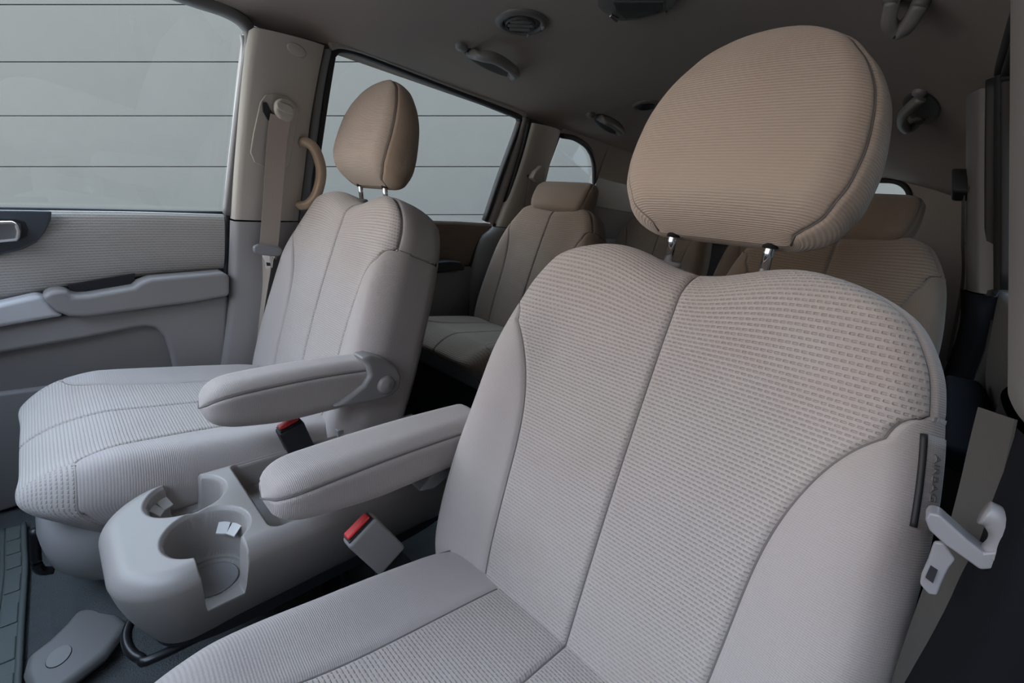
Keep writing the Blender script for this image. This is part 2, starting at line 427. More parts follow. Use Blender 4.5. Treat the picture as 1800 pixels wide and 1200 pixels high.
def headrest(parent, base, up, H, W, df, db, mats, r=0.05, crown=0.012, seamk=1.5, taper=0.45, posts=None, collar=True, lift=0.11):
    """pillow with closed ends; W: half-width knots over height"""
    base = np.array(base, float); Bv = np.array(up, float); Bv /= np.linalg.norm(Bv)
    A = np.array([1., 0, 0]); N = np.cross(Bv, A); N *= -np.sign(N[1]); T = frame_pt(base, A, Bv, N); w_f = spl(W)
    def P(K, B):
        t = np.clip(B/H, 0, 1); q = 2*t-1
        sg = np.where(q > 0, (1-np.abs(q)**2.6), (1-np.abs(q)**5)); sg = np.sqrt(np.maximum(sg, 0))+1e-4
        thin = 1-taper*t**1.5
        w = w_f(B)+1e-4
        a, n = ring(K, w, df*sg*thin, db*sg*thin, np.minimum(r, 0.9*df*sg*thin))
        fa = np.abs(a)/w
        n = n + crown*(1-fa**2)*sstep(n, 0, 0.02)*sg - 0.010*t
        B = B + lift*sstep(n, -0.06, 0.07)*(1-t)**1.4*H
        return T(a, B, n)
    ctr = base+Bv*H*0.5
    def Pb(K, B): return P(np.where(K > 5, K-10, K), B)
    root = panel('headrest', P, -seamk, seamk, 0.0, H, mats[0], parent, (1, 1, 0, 0), center=ctr, nb=70, nu=50, groove=0.003, thread='lr')
    panel('headrest_side', Pb, seamk, 10-seamk, 0.0, H, mats[1], root, (1, 1, 0, 0), center=ctr, nb=70, nu=60, groove=0.003)
    if posts:
        for (p0, p1) in posts:
            obj('headrest_post', tube([p0, p1], 0.0065, smooth=0, seg=14), 'chrome', root)
            d = np.array(p1)-np.array(p0); d /= np.linalg.norm(d); e0 = np.array(p1)-d*0.040
            obj('post_hole', tube([e0, e0+d*0.03], 0.0095, smooth=0, seg=12), 'rubber', root)
            if collar:
                d = np.array(p1)-np.array(p0)
                obj('post_guide', disc(np.array(p0)+d*0.02, d, 0.021, 0.014, rad2=0.016), 'plastic', root)
    return root

def armrest(parent, pivot, tip, hw, hd, hinge_x, side, mats=('seat_fine', 'plastic')):
    """padded folding armrest; side = +1 / -1: which X side the stitched seam and hinge cover face"""
    pivot = np.array(pivot, float); tip = np.array(tip, float); Bv = tip-pivot; L = np.linalg.norm(Bv); Bv /= L
    A = np.array([1., 0, 0]); N = np.cross(A, Bv); N *= np.sign(N[2]); T = frame_pt(pivot, A, Bv, N)
    def P(K, B):
        e = 0.07; q = np.clip((B-(L-e))/e, 0, 1); sg = np.sqrt(np.maximum(0, 1-q**3.2))+1e-3
        q2 = np.clip((0.03-B)/0.03, 0, 1); sg = sg*np.sqrt(np.maximum(0, 1-q2**2.6))+1e-3
        a, n = ring(K, hw*sg**0.8, hd[0]*sg, hd[1]*sg, 0.030*sg)
        n = n + 0.006*np.sin(np.clip(B/L, 0, 1)*math.pi)*sstep(n, -0.01, 0.02) + 0.018*sstep(B, L*0.55, L*1.02)*sstep(-n, 0.0, 0.02)*sg
        return T(a, B, n)
    ctr = pivot+Bv*L*0.5
    k1 = 1.75
    def Pb(K, B): return P(np.where(K > 5, K-10, K), B)
    root = panel('armrest', P, -k1, k1, 0.0, L, mats[0], parent, (1, 1, 0, 0), center=ctr, nb=60, nu=30, groove=0.0035, thread='lr')
    panel('armrest_side', Pb, k1, 10-k1, 0.0, L, mats[0], root, (1, 1, 0, 0), center=ctr, nb=60, nu=50, groove=0.0035)
    return root, T

def front_seat(name, cx, bite, top, cb, cf, label, head_up, group='front bucket seats', hdx=0.0):
    root = empty(name, (cx, 0.2, 0.17)); tag(root, label, 'car seat', group)
    Wb = [(-0.06, 0.255), (0.0, 0.285), (0.08, 0.305), (0.2, 0.312), (0.33, 0.302), (0.42, 0.293), (0.5, 0.278), (0.555, 0.262), (0.59, 0.240), (0.615, 0.215), (0.645, 0.175)]
    bk, P = backrest(root, bite, top, Wb, 0.645, 0.165/0.26, 0.503, ('seat_ribbed', 'seat_fine', 'seat_fine'))
    Wc = [(-0.04, 0.25), (0.1, 0.265), (0.3, 0.275), (0.45, 0.272), (0.52, 0.255), (0.58, 0.22)]
    cu, Pc = cushion(root, cb, cf, Wc, 0.575, 0.62, 0.50, ('seat_ribbed', 'seat_fine', 'seat_fine'))
    bite = np.array(bite); top = np.array(top); Bv = (top-bite)/np.linalg.norm(top-bite)
    N = np.array([0, -Bv[2], Bv[1]])
    hb = bite+Bv*0.650-N*0.005 + np.array([hdx, 0, 0]); up = np.array(head_up, float)
    Wh = [(0.0, 0.085), (0.012, 0.117), (0.035, 0.137), (0.075, 0.147), (0.12, 0.145), (0.165, 0.133), (0.205, 0.107), (0.235, 0.072), (0.25, 0.035), (0.258, 0.0)]
    Wh = [(b*0.290/0.258, q*1.045) for b, q in Wh]
    posts = []
    for s in (-1, 1):
        p0 = bite+Bv*0.612-N*0.026+np.array([s*0.066+hdx*0.5, 0, 0]); posts.append((p0, hb+up/np.linalg.norm(up)*0.05+np.array([s*0.066, 0, 0])))
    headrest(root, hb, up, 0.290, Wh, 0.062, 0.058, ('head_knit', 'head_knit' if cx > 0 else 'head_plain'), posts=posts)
    return root, bk, cu, P, Pc

# ================================================================== the outside
garage = empty('garage_door', tuple(CAM+_fw*4.4)); tag(garage, 'grey sectional garage door seen through the side windows', 'garage door')
g_r = CR.copy(); g_n = np.array([-math.sin(YAW), math.cos(YAW), 0.0]); g_n -= g_r*(g_n@g_r); g_n /= np.linalg.norm(g_n)
g_u = np.cross(g_r, g_n); g_u *= np.sign(g_u[2])
def gpt(u, v):
    d = ray(u, v); o = CAM+g_n*4.55
    return CAM + d*(((o-CAM)@g_n)/(d@g_n))
joints = [293-96*k for k in range(-6, 6)]
g0 = gpt(900, 293)
hts = [float((gpt(900, y)-g0)@g_u) for y in (293, 197, 101, 8)]
ph = (hts[-1]-hts[0])/3.0
for k in range(-5, 6):
    c = g0 + g_u*(ph*k)
    p = [c-g_r*7+g_u*0.003, c+g_r*6+g_u*0.003, c+g_r*6+g_u*(ph-0.003), c-g_r*7+g_u*(ph-0.003)]
    o = obj('panel', slab(p, tuple(g_n*0.04)), 'garage_paint', garage); soften(o, 0.004, 2)
p = [g0-g_r*7-g_u*(5*ph), g0+g_r*6-g_u*(5*ph), g0+g_r*6+g_u*(6*ph), g0-g_r*7+g_u*(6*ph)]
obj('backing', slab([q+g_n*0.035 for q in p], tuple(g_n*0.05)), 'garage_joint', garage)
gz = -0.55
tag(obj('ground', box((-14, -12, gz-0.1), (14, 12, gz)), 'concrete'), 'concrete driveway under the van', 'ground', kind='structure')

tag(obj('shade_wall', box((1.35, -4.0, gz), (1.55, 4.6, 2.25)), 'garage_joint'), 'unseen dark wall added to shade the driver side', 'wall', kind='structure')  # unseen wall, added only to block light from the driver side

# ================================================================== cabin shell
def zc(x, y):
    z = 1.385+0.125*(1-np.abs(x/0.70)**2.4)
    return z - 0.10*sstep(y, 2.3, 3.0) - 0.05*(1-sstep(y, -0.45, 0.1))
xs = np.sin(np.linspace(-1, 1, 49)*math.pi/2)*0.70; ys = np.linspace(-0.45, 2.98, 60)
V = [(x, y, float(zc(x, y))) for y in ys for x in xs]
n1 = len(V); V += [(x*1.08, y, float(zc(x, y))+0.05) for y in ys for x in xs]
Fc = [f[::-1] for f in grid_faces(60, 49)] + [tuple(i+n1 for i in f) for f in grid_faces(60, 49)]
for i in range(59):
    for j in (0, 48):
        a, b = i*49+j, (i+1)*49+j; Fc.append((a, b, b+n1, a+n1))
for j in range(48):
    for i in (0, 59):
        a, b = i*49+j, i*49+j+1; Fc.append((a, b, b+n1, a+n1))
ceiling = tag(obj('ceiling', mesh('ceiling', V, Fc), 'headliner'), 'dark taupe fabric headliner over the whole cabin', 'headliner', kind='structure')
def ceil_hit(u, v):
    d = ray(u, v); t = 0.3
    for _ in range(400):
        p = CAM+d*t
        if p[2] > zc(p[0], p[1]): break
        t += 0.01
    lo, hi = t-0.01, t
    for _ in range(30):
        m = (lo+hi)/2; p = CAM+d*m
        if p[2] > zc(p[0], p[1]): hi = m
        else: lo = m
    return CAM+d*lo
def ceil_n(p):
    e = 1e-3; gx = (zc(p[0]+e, p[1])-zc(p[0]-e, p[1]))/(2*e); gy = (zc(p[0], p[1]+e)-zc(p[0], p[1]-e))/(2*e)
    n = np.array([gx, gy, -1.0]); return n/np.linalg.norm(n)

FZ = 0.17
tag(obj('floor', box((-0.84, -0.75, FZ-0.05), (0.84, 2.98, FZ)), 'carpet'), 'dark grey carpeted cabin floor', 'floor', kind='structure')
tag(obj('wall_front', box((-0.84, -0.80, FZ-0.05), (0.84, -0.74, 0.72)), 'plastic_dark'), 'dark bulkhead below the windscreen', 'bulkhead', kind='structure')

# rear end with the tailgate window
def rear_wall():
    root = empty('wall_rear', (0, 2.98, 0.17)); tag(root, 'tailgate trim with the rear window at the back of the cabin', 'tailgate', kind='structure')
    def rr(hw, z0, z1, r, n=8):
        pts = []
        for cx, cz, a0 in ((hw-r, z1-r, 0), (-hw+r, z1-r, 90), (-hw+r, z0+r, 180), (hw-r, z0+r, 270)):
            for k in range(n+1):
                a = math.radians(a0+90*k/n); pts.append((cx+r*math.cos(a), cz+r*math.sin(a)))
        return pts
    inn = rr(0.50, 0.98, 1.37, 0.10); out = rr(0.86, 0.12, 1.55, 0.02)
    m = len(inn); V = []
    for y in (2.96, 3.02):
        V += [(x, y, z) for x, z in inn] + [(x, y, z) for x, z in out]
    Fc = []
    for k in range(m):
        k2 = (k+1) % m
        Fc += [(k, k2, m+k2, m+k), (2*m+k, 3*m+k, 3*m+k2, 2*m+k2), (k, 2*m+k, 2*m+k2, k2)]
    obj('tailgate_trim', mesh('t', V, Fc, smooth=False), 'plastic', root)
    obj('seal', tube([(x, 2.955, z) for x, z in inn], 0.012, smooth=0, closed=True, seg=8, up=(0, 1, 0)), 'rubber', root)
    obj('pane', slab([(x, 2.99, z) for x, z in inn], (0, 0.004, 0)), 'glass', root)
rear_wall()

# ------------------------------------------------------------------ far side (passenger side)
def mirror(pts): return [np.array([-p[0], p[1], p[2]]) for p in pts]
def px(pts, off=0.0): return [sd(u, v, off) for u, v in pts]
def swapuv(me):
    L = me.uv_layers[0]; a = np.zeros(len(L.data)*2, np.float32); L.data.foreach_get('uv', a); a = a.reshape(-1, 2)[:, ::-1].copy(); L.data.foreach_set('uv', a.ravel()); return me

def front_door():
    root = empty('door_1', (-0.84, 0.1, 0.2)); tag(root, 'grey front passenger door trim with ribbed cloth insert and armrest', 'car door', kind='structure')
    X = -0.82
    # carrier behind everything
    obj('door_shell', box((-0.90, -0.74, 0.17), (-0.835, 0.42, 0.86)), 'plastic_lower', root)
    top = [(-160, 367), (0, 370), (130, 371), (260, 373), (393, 377)]
    bot = [(-160, 566), (0, 528), (130, 505), (260, 484), (393, 472)]
    ins = obj('cloth_insert', swapuv(strip(px(top, 0.0), px(bot, 0.0), 0.012, 0.03, uvs=True)), 'door_ribbed', root)
    bz = [(-150, 366), (60, 369), (91, 370), (89, 385), (80, 405), (64, 425), (40, 437), (0, 447), (-150, 470)]
    b = obj('handle_bezel', slab(px(bz, 0.008), (0.016, 0, 0)), 'plastic_bezel', root); soften(b, 0.005)
    rc = [(-60, 383), (25, 384), (45, 389), (51, 402), (48, 415), (35, 423), (-60, 432)]
    obj('handle_recess', soften(obj('bezel_ring', slab(px(rc, 0.022), (0.008, 0, 0)), 'rubber', b), 0.003) and slab(px([(-50, 388), (22, 388), (36, 393), (38, 408), (30, 417), (-50, 426)], 0.026), (0.006, 0, 0)), 'plastic_bezel', b)
    h = obj('door_handle', slab(px([(-60, 388), (20, 387), (33, 391), (37, 405), (36, 419), (30, 423), (-60, 431)], 0.034), (0.018, 0, 0)), 'metal', root); soften(h, 0.008, 4)
    # armrest with pull cup
    ar = [(70, 512), (85, 504), (105, 500), (117, 504), (124, 511), (150, 510), (228, 497), (238, 489), (258, 482), (380, 472), (393, 478), (393, 513), (330, 524), (230, 537), (150, 548), (118, 547), (96, 537)]
    a = obj('armrest', slab(px(ar, 0.0), (0.065, 0, 0)), 'plastic', root); soften(a, 0.022, 5)
    obj('pull_cup', slab(px([(118, 500), (236, 480), (234, 500), (126, 514)], 0.004), (0.012, 0, 0)), 'plastic_dark', a)
    s = obj('switch_plate', slab(px([(-160, 556), (0, 525), (68, 510), (84, 520), (96, 536), (112, 547), (0, 566), (-160, 598)], 0.0), (0.055, 0, 0)), 'silver_trim', root); soften(s, 0.018, 5)
    up = [(-160, 592), (0, 564), (118, 546), (230, 536), (330, 523), (394, 512), (390, 636), (302, 652), (294, 615), (284, 585), (268, 570), (250, 567), (230, 570), (140, 588), (0, 612), (-160, 645)]
    b2 = obj('upper_panel', slab(px(up, -0.015), (0.05, 0, 0)), 'plastic', root); soften(b2, 0.012, 4)
    lo = [(-160, 620), (0, 590), (260, 552), (394, 540), (390, 638), (330, 650), (200, 668), (0, 684), (-160, 700)]
    l = obj('map_pocket', slab(px(lo, -0.02), (0.035, 0, 0)), 'plastic_lower', root); soften(l, 0.01, 3)
    l2 = obj('lower_panel', slab([at(u, v, 'x', -0.82) for u, v in [(-160, 690), (0, 684), (390, 636), (390, 760), (0, 890), (-160, 930)]], (0.03, 0, 0)), 'plastic', root); soften(l2, 0.008)
    # window: pane, run channel, weatherstrip
    obj('pane', slab(px([(-420, -260), (200, -60), (345, -2), (400, 22), (432, 50), (436, 75), (396, 378), (-420, 366)], -0.03), (0.004, 0, 0)), 'glass', root)
    path = [(150, -70), (250, -32), (340, 0), (398, 20), (430, 42), (440, 70), (432, 130), (420, 220), (409, 310), (401, 376)]
    obj('window_seal', tube(px(path, -0.008), 0.01, flat=(0.013, 0.016), smooth=5, up=(1, 0, 0)), 'seal_gray', root)
    path = [(427, 62), (428, 100), (415, 200), (402, 310), (396, 372)]
    obj('glass_run', tube(px(path, -0.02), 0.006, smooth=4, up=(1, 0, 0)), 'silver_trim', root)
    obj('belt_seal', tube(px([(-150, 366), (95, 369), (395, 375)], -0.022), 0.006, smooth=3, up=(1, 0, 0)), 'rubber', root)
    path = [(399, 378), (398, 460), (396, 540), (393, 600), (388, 650), (383, 700)]
    obj('door_gap_seal', tube(px(path, 0.0), 0.007, smooth=4, up=(1, 0, 0)), 'rubber', root)
front_door()

def b_pillar(mir=False):
    m = mirror if mir else (lambda p: list(p))
    nm = (-1, 0, 0) if mir else (1, 0, 0)
    root = empty('trim_2' if mir else 'trim_1', (0.76 if mir else -0.76, 0.47, 0.2))
    tag(root, 'pillar trim behind the driver door, coloured dark for shade' if mir else 'beige centre pillar trim between the front door and the sliding door', 'pillar trim', kind='structure')
    off = 0.05
    L = px([(447, 48), (438, 110), (428, 200), (419, 300), (413, 386)], off); R = px([(570, 80), (558, 140), (545, 215), (535, 300), (524, 388)], off)
    up = obj('upper_trim', strip(m(L), m(R), 0.012, 0.09, normal=nm), 'seal_gray' if mir else 'plastic_pillar', root)  # driver-side copy has shade put into its darker grey
    L = px([(412, 389), (409, 480), (402, 560), (391, 640), (380, 720)], off); R = px([(524, 390), (521, 470), (512, 560), (500, 640), (486, 720)], off)
    obj('lower_trim', strip(m(L), m(R), 0.016, 0.09, normal=nm), 'trim_shaded' if mir else 'plastic', root)
    c = np.mean([np.array(q) for q in m(px([(480, 200), (480, 300)], off))], axis=0)
    # body pillar behind the trim
    q = px([(440, 45), (585, 80), (540, 390), (400, 390)], -0.005)
    obj('body_pillar', slab(m(q), (0.06, 0, 0) if mir else (-0.06, 0, 0)), 'body_inner', root)
    q = [at(u, v, 'x', -0.825) for u, v in [(400, 388), (540, 388), (520, 720), (372, 720)]]
    obj('body_pillar', slab(m(q), (0.06, 0, 0) if mir else (-0.06, 0, 0)), 'body_inner', root)
    if not mir:
        nrm = np.array([1, 0, -LEAN]); nrm /= np.linalg.norm(nrm)
        obj('pillar_cap', disc(sd(521, 88, off+0.011), nrm, 0.024, 0.003, rad2=0.014, xdir=(0, 1, -0.15), profile=[(1.06, -2), (1.06, 0), (0.98, 0.2), (0.96, 1), (0.85, 1.25), (0, 1.3)]), 'plastic_pillar', up)
        pl = [(466, 166), (480, 164), (505, 170), (520, 184), (524, 200), (518, 235), (508, 290), (498, 300), (484, 297), (462, 294), (446, 285), (439, 268), (444, 235), (456, 180)]
        a = obj('height_adjuster', slab(px(pl, off+0.010), (0.006, 0, 0)), 'plastic_pillar', up); soften(a, 0.003)
        s = obj('slot', slab(px([(461, 180), (468, 180), (474, 192), (486, 208), (498, 214), (498, 221), (482, 219), (470, 210), (462, 196)], off+0.0165), (0.003, 0, 0)), 'plastic_dark', a)
    # rear edge strip (dark)
    L = px([(572, 86), (560, 140), (548, 215), (537, 300), (525, 390)], 0.03); R = px([(584, 88), (573, 140), (562, 215), (551, 300), (541, 390)], 0.0)
    obj('edge_trim', strip(m(L), m(R), 0.006, 0.03, normal=nm), 'seal_gray', root)
    return root
b_pillar(); b_pillar(True)
dd = obj('door_4', box((0.80, -0.74, 0.17), (0.90, 0.36, 0.90)), 'plastic_dark'); soften(dd, 0.02); tag(dd, 'unseen closed driver door added to shade the near side', 'car door', kind='structure')  # closed door out of view, put in to cut driver-side light
ds = obj('trim_7', slab([(-0.80, -0.74, 0.45), (-0.80, -0.42, 0.45), (-0.80, -0.36, 0.72), (-0.80, -0.45, 0.86), (-0.80, -0.74, 0.90)], (1.60, 0, 0)), 'plastic_lower'); soften(ds, 0.03); tag(ds, 'unseen grey dashboard block added ahead of the front seats to cut low light', 'dashboard', kind='structure')  # dashboard block out of view, put in to occlude low light

def sliding_door(mir=False):
    m = mirror if mir else (lambda p: list(p))
    nm = (-1, 0, 0) if mir else (1, 0, 0); dx = -1 if mir else 1
    root = empty('door_3' if mir else 'door_2', (0.84 if mir else -0.84, 1.05, 0.2))
    tag(root, 'sliding door on the driver side behind the near seat' if mir else 'sliding passenger door with ribbed cloth insert and large window', 'car door', kind='structure')
    obj('pane', slab(m(px([(560, 60), (590, 84), (606, 86), (905, 200), (914, 214), (850, 390), (520, 384), (525, 300)], -0.03)), (0.004*dx, 0, 0)), 'glass', root)
    path = [(540, 380), (552, 300), (566, 200), (580, 110), (585, 94), (600, 87), (640, 97), (760, 144), (900, 200), (912, 208), (911, 222), (880, 306), (852, 388)]
    obj('window_seal', tube(m(px(path, -0.01)), 0.01, flat=(0.010, 0.014), smooth=5, up=(1, 0, 0)), 'rubber', root)
    path = [(579, 82), (600, 79), (650, 93), (760, 136), (900, 190), (922, 203)]
    obj('header_trim', tube(m(px(path, 0.0)), 0.01, flat=(0.010, 0.012), smooth=5, up=(1, 0, 0)), 'rubber' if mir else 'plastic_warm', root)
    L = px([(917, 206), (905, 250), (885, 310), (868, 360), (857, 390)], 0.0); R = px([(927, 210), (916, 255), (898, 315), (880, 365), (866, 398)], 0.0)
    obj('frame_trim', strip(m(L), m(R), 0.012, 0.03, normal=nm), 'rubber' if mir else 'plastic_warm', root)
    obj('door_shell', slab(m([np.array(q) for q in [(-0.84, 0.56, 0.17), (-0.84, 1.52, 0.17), (-0.84, 1.52, 0.93), (-0.84, 0.56, 0.93)]]), (-0.06*dx, 0, 0)), 'trim_shaded' if mir else 'plastic_lower', root)  # driver-side panels and insert are darkened in colour to stand for shade
    top = [(500, 383), (600, 385), (700, 387), (800, 389), (866, 393)]; bot = [(500, 480), (600, 478), (700, 473), (770, 469), (826, 468)]
    obj('cloth_insert', swapuv(strip(m(px(top, 0.0)), m(px(bot, 0.0)), 0.008, 0.02, normal=nm, uvs=True)), 'seal_gray' if mir else 'rear_ribbed_shaded', root)
    lw = [(500, 480), (700, 472), (824, 467), (820, 560), (818, 720), (500, 800)]
    l = obj('lower_panel', slab(m([at(u, v, 'x', -0.82) for u, v in lw]), (0.02*dx, 0, 0)), 'trim_shaded' if mir else 'plastic_lower', root); soften(l, 0.006)
    a = obj('armrest', slab(m([at(u, v, 'x', -0.80) for u, v in [(640, 466), (780, 455), (797, 457), (805, 466), (804, 472), (640, 482)]]), (0.05*dx, 0, 0)), 'trim_shaded' if mir else 'plastic_dark', root); soften(a, 0.015, 4)
    p2 = obj('map_pocket', slab(m([at(u, v, 'x', -0.81) for u, v in [(640, 486), (800, 474), (803, 500), (795, 535), (775, 560), (640, 640)]]), (0.025*dx, 0, 0)), 'trim_shaded' if mir else 'plastic_lower', root); soften(p2, 0.008, 3)
    path = [(930, 208), (918, 260), (900, 320), (884, 370), (868, 402), (846, 418), (834, 440), (828, 480), (824, 540), (820, 620)]
    obj('door_gap_seal', tube(m(px(path, 0.01)), 0.012, flat=(0.012, 0.014), smooth=4, up=(1, 0, 0)), 'rubber', root)
sliding_door(); sliding_door(True)

def c_pillar(mir=False):
    m = mirror if mir else (lambda p: list(p))
    nm = (-1, 0, 0) if mir else (1, 0, 0); dx = -1 if mir else 1
    root = empty('trim_4' if mir else 'trim_3', (0.76 if mir else -0.76, 1.6, 0.2))
    tag(root, 'rear pillar trim on the driver side with belt guide, greyed in colour for shade' if mir else 'beige rear pillar trim between the sliding door and quarter window', 'pillar trim', kind='structure')
    off = 0.03
    L = px([(936, 216), (920, 275), (900, 335), (885, 370), (874, 398)], off); R = px([(986, 230), (970, 278), (956, 330), (938, 372), (925, 402)], off)
    obj('upper_trim', strip(m(L), m(R), 0.02, 0.06, normal=nm), 'seal_gray' if mir else 'plastic_pillar', root)  # driver-side trim greyed and darkened in place of shade
    L = px([(872, 399), (848, 418), (836, 450), (828, 500), (824, 640)], off); R = px([(925, 403), (915, 440), (905, 480), (895, 540), (885, 660)], off)
    obj('lower_trim', strip(m(L), m(R), 0.03, 0.06, normal=nm), 'trim_shaded' if mir else 'plastic_lower', root)
    q = px([(925, 205), (990, 226), (925, 402), (866, 400)], -0.01); obj('body_pillar', slab(m(q), (-0.05*dx, 0, 0)), 'body_inner', root)
    if not mir:
        obj('pillar_cap', disc(sd(966, 236, off+0.012), (1, 0, -LEAN), 0.014, 0.004, xdir=(0, 1, 0), profile=[(1.1, -1), (1.1, 0), (1, 0.2), (0.95, 1), (0, 1.3)]), 'plastic_pillar', root)
    # quarter window and the trim round it
    qp = [(988, 236), (1010, 243), (1032, 258), (1042, 278), (1044, 300), (1043, 360), (942, 360), (958, 318)]
    obj('pane', slab(m(px(qp, -0.02)), (0.004*dx, 0, 0)), 'glass', root)
    path = [(987, 238), (1010, 243), (1032, 258), (1042, 278), (1045, 300), (1044, 360)]
    obj('window_seal', tube(m(px(path, -0.005)), 0.012, smooth=5, up=(1, 0, 0)), 'rubber', root)
    obj('corner_filler', slab(m(px([(985, 233), (1010, 241), (1032, 256), (1043, 276), (1046, 300), (1046, 362), (1062, 362), (1075, 300), (1075, 225), (1000, 215)], 0.0)), (-0.02*dx, 0, 0)), 'headliner', root)
    # side lining behind and below the window
    low = px([(925, 362), (1047, 362)], 0.0)
    a = [np.array([-0.84, 1.50, 0.17]), np.array([-0.84, 3.0, 0.17]), np.array([-0.82, 3.0, 0.93]), np.array([-0.82, 1.50, 0.93])]
    obj('side_lining', slab(m(a), (-0.05*dx, 0, 0)), 'plastic_lower', root)
    zt = 1.10; x1 = glassx(zt)
    a = [np.array([-0.82, 1.55, 0.93]), np.array([-0.82, 3.0, 0.93]), np.array([x1, 3.0, zt]), np.array([x1, 1.55, zt])]
    obj('side_lining', slab(m(a), (-0.05*dx, 0, 0)), 'plastic_lower', root)
    yq = float(sd(1046, 320)[1]); x2 = glassx(1.40)
    a = [np.array([x1, yq, zt]), np.array([x1, 3.0, zt]), np.array([x2, 3.0, 1.40]), np.array([x2, yq, 1.40])]
    zs = 1.24
    obj('rear_pillar_trim', slab(m([p + np.array([0.01, 0, 0]) for p in (a[0], a[1], np.array([glassx(zs), 3.0, zs]), np.array([glassx(zs), yq, zs]))]), (-0.05*dx, 0, 0)), 'plastic_lower', root)
    obj('headliner_side', slab(m([np.array([glassx(zs)+0.008, yq, zs]), np.array([glassx(zs)+0.008, 3.0, zs]), a[2], a[3]]), (-0.05*dx, 0, 0)), 'headliner', root)
c_pillar(); c_pillar(True)

# header rails over the side openings (outside the headliner edge)
for s, nme in ((-1, 'trim_5'), (1, 'trim_6')):
    o = obj(nme, slab([(s*0.695, -0.45, 1.392), (s*0.695, 3.0, 1.392), (s*0.80, 3.0, 1.435), (s*0.80, -0.45, 1.435)], (0, 0, 0.05)), 'headliner')
    soften(o, 0.01); tag(o, 'roof rail over the %s side openings' % ('passenger' if s < 0 else 'driver'), 'roof rail', kind='structure')

# ================================================================== front seats
near, nbk, ncu, NP, NPc = front_seat('driver_seat', 0.45, (0.45, 0.47, 0.36), (0.45, 0.625, 0.94), (0.45, 0.50, 0.365), (0.45, -0.06, 0.452),
    'large grey-beige cloth driver seat nearest the camera with tan headrest', (0, 0.17, 1.0), hdx=0.004)
far, fbk, fcu, FP, FPc = front_seat('passenger_seat', -0.45, (-0.45, 0.45, 0.40), (-0.45, 0.615, 0.985), (-0.45, 0.48, 0.42), (-0.45, -0.08, 0.485),
    'grey-beige cloth front passenger seat beside the far door', (0, 0.17, 1.0), hdx=-0.036)

# armrests (parts of the seats)
na, nT = armrest(near, (0.095, 0.565, 0.590), (0.095, 0.165, 0.588), 0.052, (0.036, 0.052), 0, 1)
hp = obj('armrest_hinge', slab([at(u, v, 'x', 0.125) for u, v in [(738, 866), (758, 838), (795, 780), (815, 790), (800, 830), (765, 860)]], (-0.04, 0, 0)), 'plastic', na); soften(hp, 0.006, 3)
fa, fT = armrest(far, (-0.165, 0.47, 0.628), (-0.165, 0.150, 0.625), 0.045, (0.044, 0.054), 0, 1)
hx = -0.109
hc = obj('armrest_hinge', slab([at(u, v, 'x', hx) for u, v in [(586, 718), (612, 700), (640, 678), (651, 660), (648, 645), (636, 630), (655, 626), (680, 632), (698, 645), (707, 662), (704, 682), (690, 697), (660, 706), (620, 714)]], (-0.05, 0, 0)), 'plastic', fa); soften(hc, 0.008, 4)
obj('hinge_button', disc(at(678, 676, 'x', hx-0.002), (1, 0, 0), 0.0185, 0.007, xdir=(0, 1, 0), profile=[(1.15, 0), (1.15, 0.4), (1.03, 0.45), (1.0, 0.9), (0.85, 1.2), (0, 1.5)]), 'plastic_warm', hc)

# airbag tag on the outer edge of the driver seat back
def on_back(P, K, B):
    K = np.array([[float(K), float(K)+0.01]]); B = np.array([[float(B), float(B)]]); return P(K, B)[0]
def airbag_tag():
    rows = []
    for b in np.linspace(0.408, 0.490, 10):
        rows.append([P_ for P_ in (NP(np.linspace(1.40, 1.80, 8)[None], np.full((1, 8), b))[0])])
    X = np.array(rows); du = np.gradient(X, axis=1); dv = np.gradient(X, axis=0); N = np.cross(du, dv); N /= np.linalg.norm(N, axis=2, keepdims=True)
    if N[..., 1].mean() > 0: N = -N
    V = (X+N*0.002).reshape(-1, 3); n0 = len(V); V = np.concatenate([V, (X-N*0.003).reshape(-1, 3)])
    F_ = grid_faces(10, 8) + [tuple(i+n0 for i in f[::-1]) for f in grid_faces(10, 8)]
    rim = [(i, 0) for i in range(10)]+[(9, j) for j in range(1, 8)]+[(i, 7) for i in range(8, -1, -1)]+[(0, j) for j in range(6, 0, -1)]
    idx = [i*8+j for i, j in rim]
    for a, b in zip(idx, idx[1:]+idx[:1]): F_.append((a, b, b+n0, a+n0))
    uv = np.array([(j*0.004, i*0.014) for i in range(10) for j in range(8)]*2)
    t = obj('airbag_tag', mesh('tag', V, F_, uv=uv), 'seat_fine', nbk); t['label'] = 'fabric tag lettered along the outer seam'
    # piping groove beside the tag
    obj('tag_slot', tube([X[i, 0]+N[i, 0]*0.001 for i in range(10)], 0.003, smooth=2, seg=8), 'rubber', t)
    # lettering laid on the tag
    c = X[5, 3]+N[5, 3]*0.0026; up = X[-1, 3]-X[0, 3]; up /= np.linalg.norm(up); nn = N[5, 3]; rt = np.cross(up, nn)
    cu = bpy.data.curves.new('lettering', 'FONT'); cu.body = 'AIRBAG'; cu.size = 0.0125; cu.align_x = 'CENTER'; cu.align_y = 'CENTER'; cu.extrude = 0.0006
    tmp = bpy.data.objects.new('tmp', cu); COL.objects.link(tmp); bpy.context.view_layer.update()
    me = bpy.data.meshes.new_from_object(tmp.evaluated_get(bpy.context.evaluated_depsgraph_get())); bpy.data.objects.remove(tmp)
    # text runs down the tag
    M4 = Matrix((tuple(-up), tuple(rt), tuple(nn))).transposed().to_4x4(); M4.translation = Vector(c)
    if M4.to_3x3().determinant() < 0: M4 = Matrix((tuple(-up), tuple(-rt), tuple(nn))).transposed().to_4x4(); M4.translation = Vector(c)
    me.transform(M4); me.materials.clear(); obj('lettering', me, 'print', t)
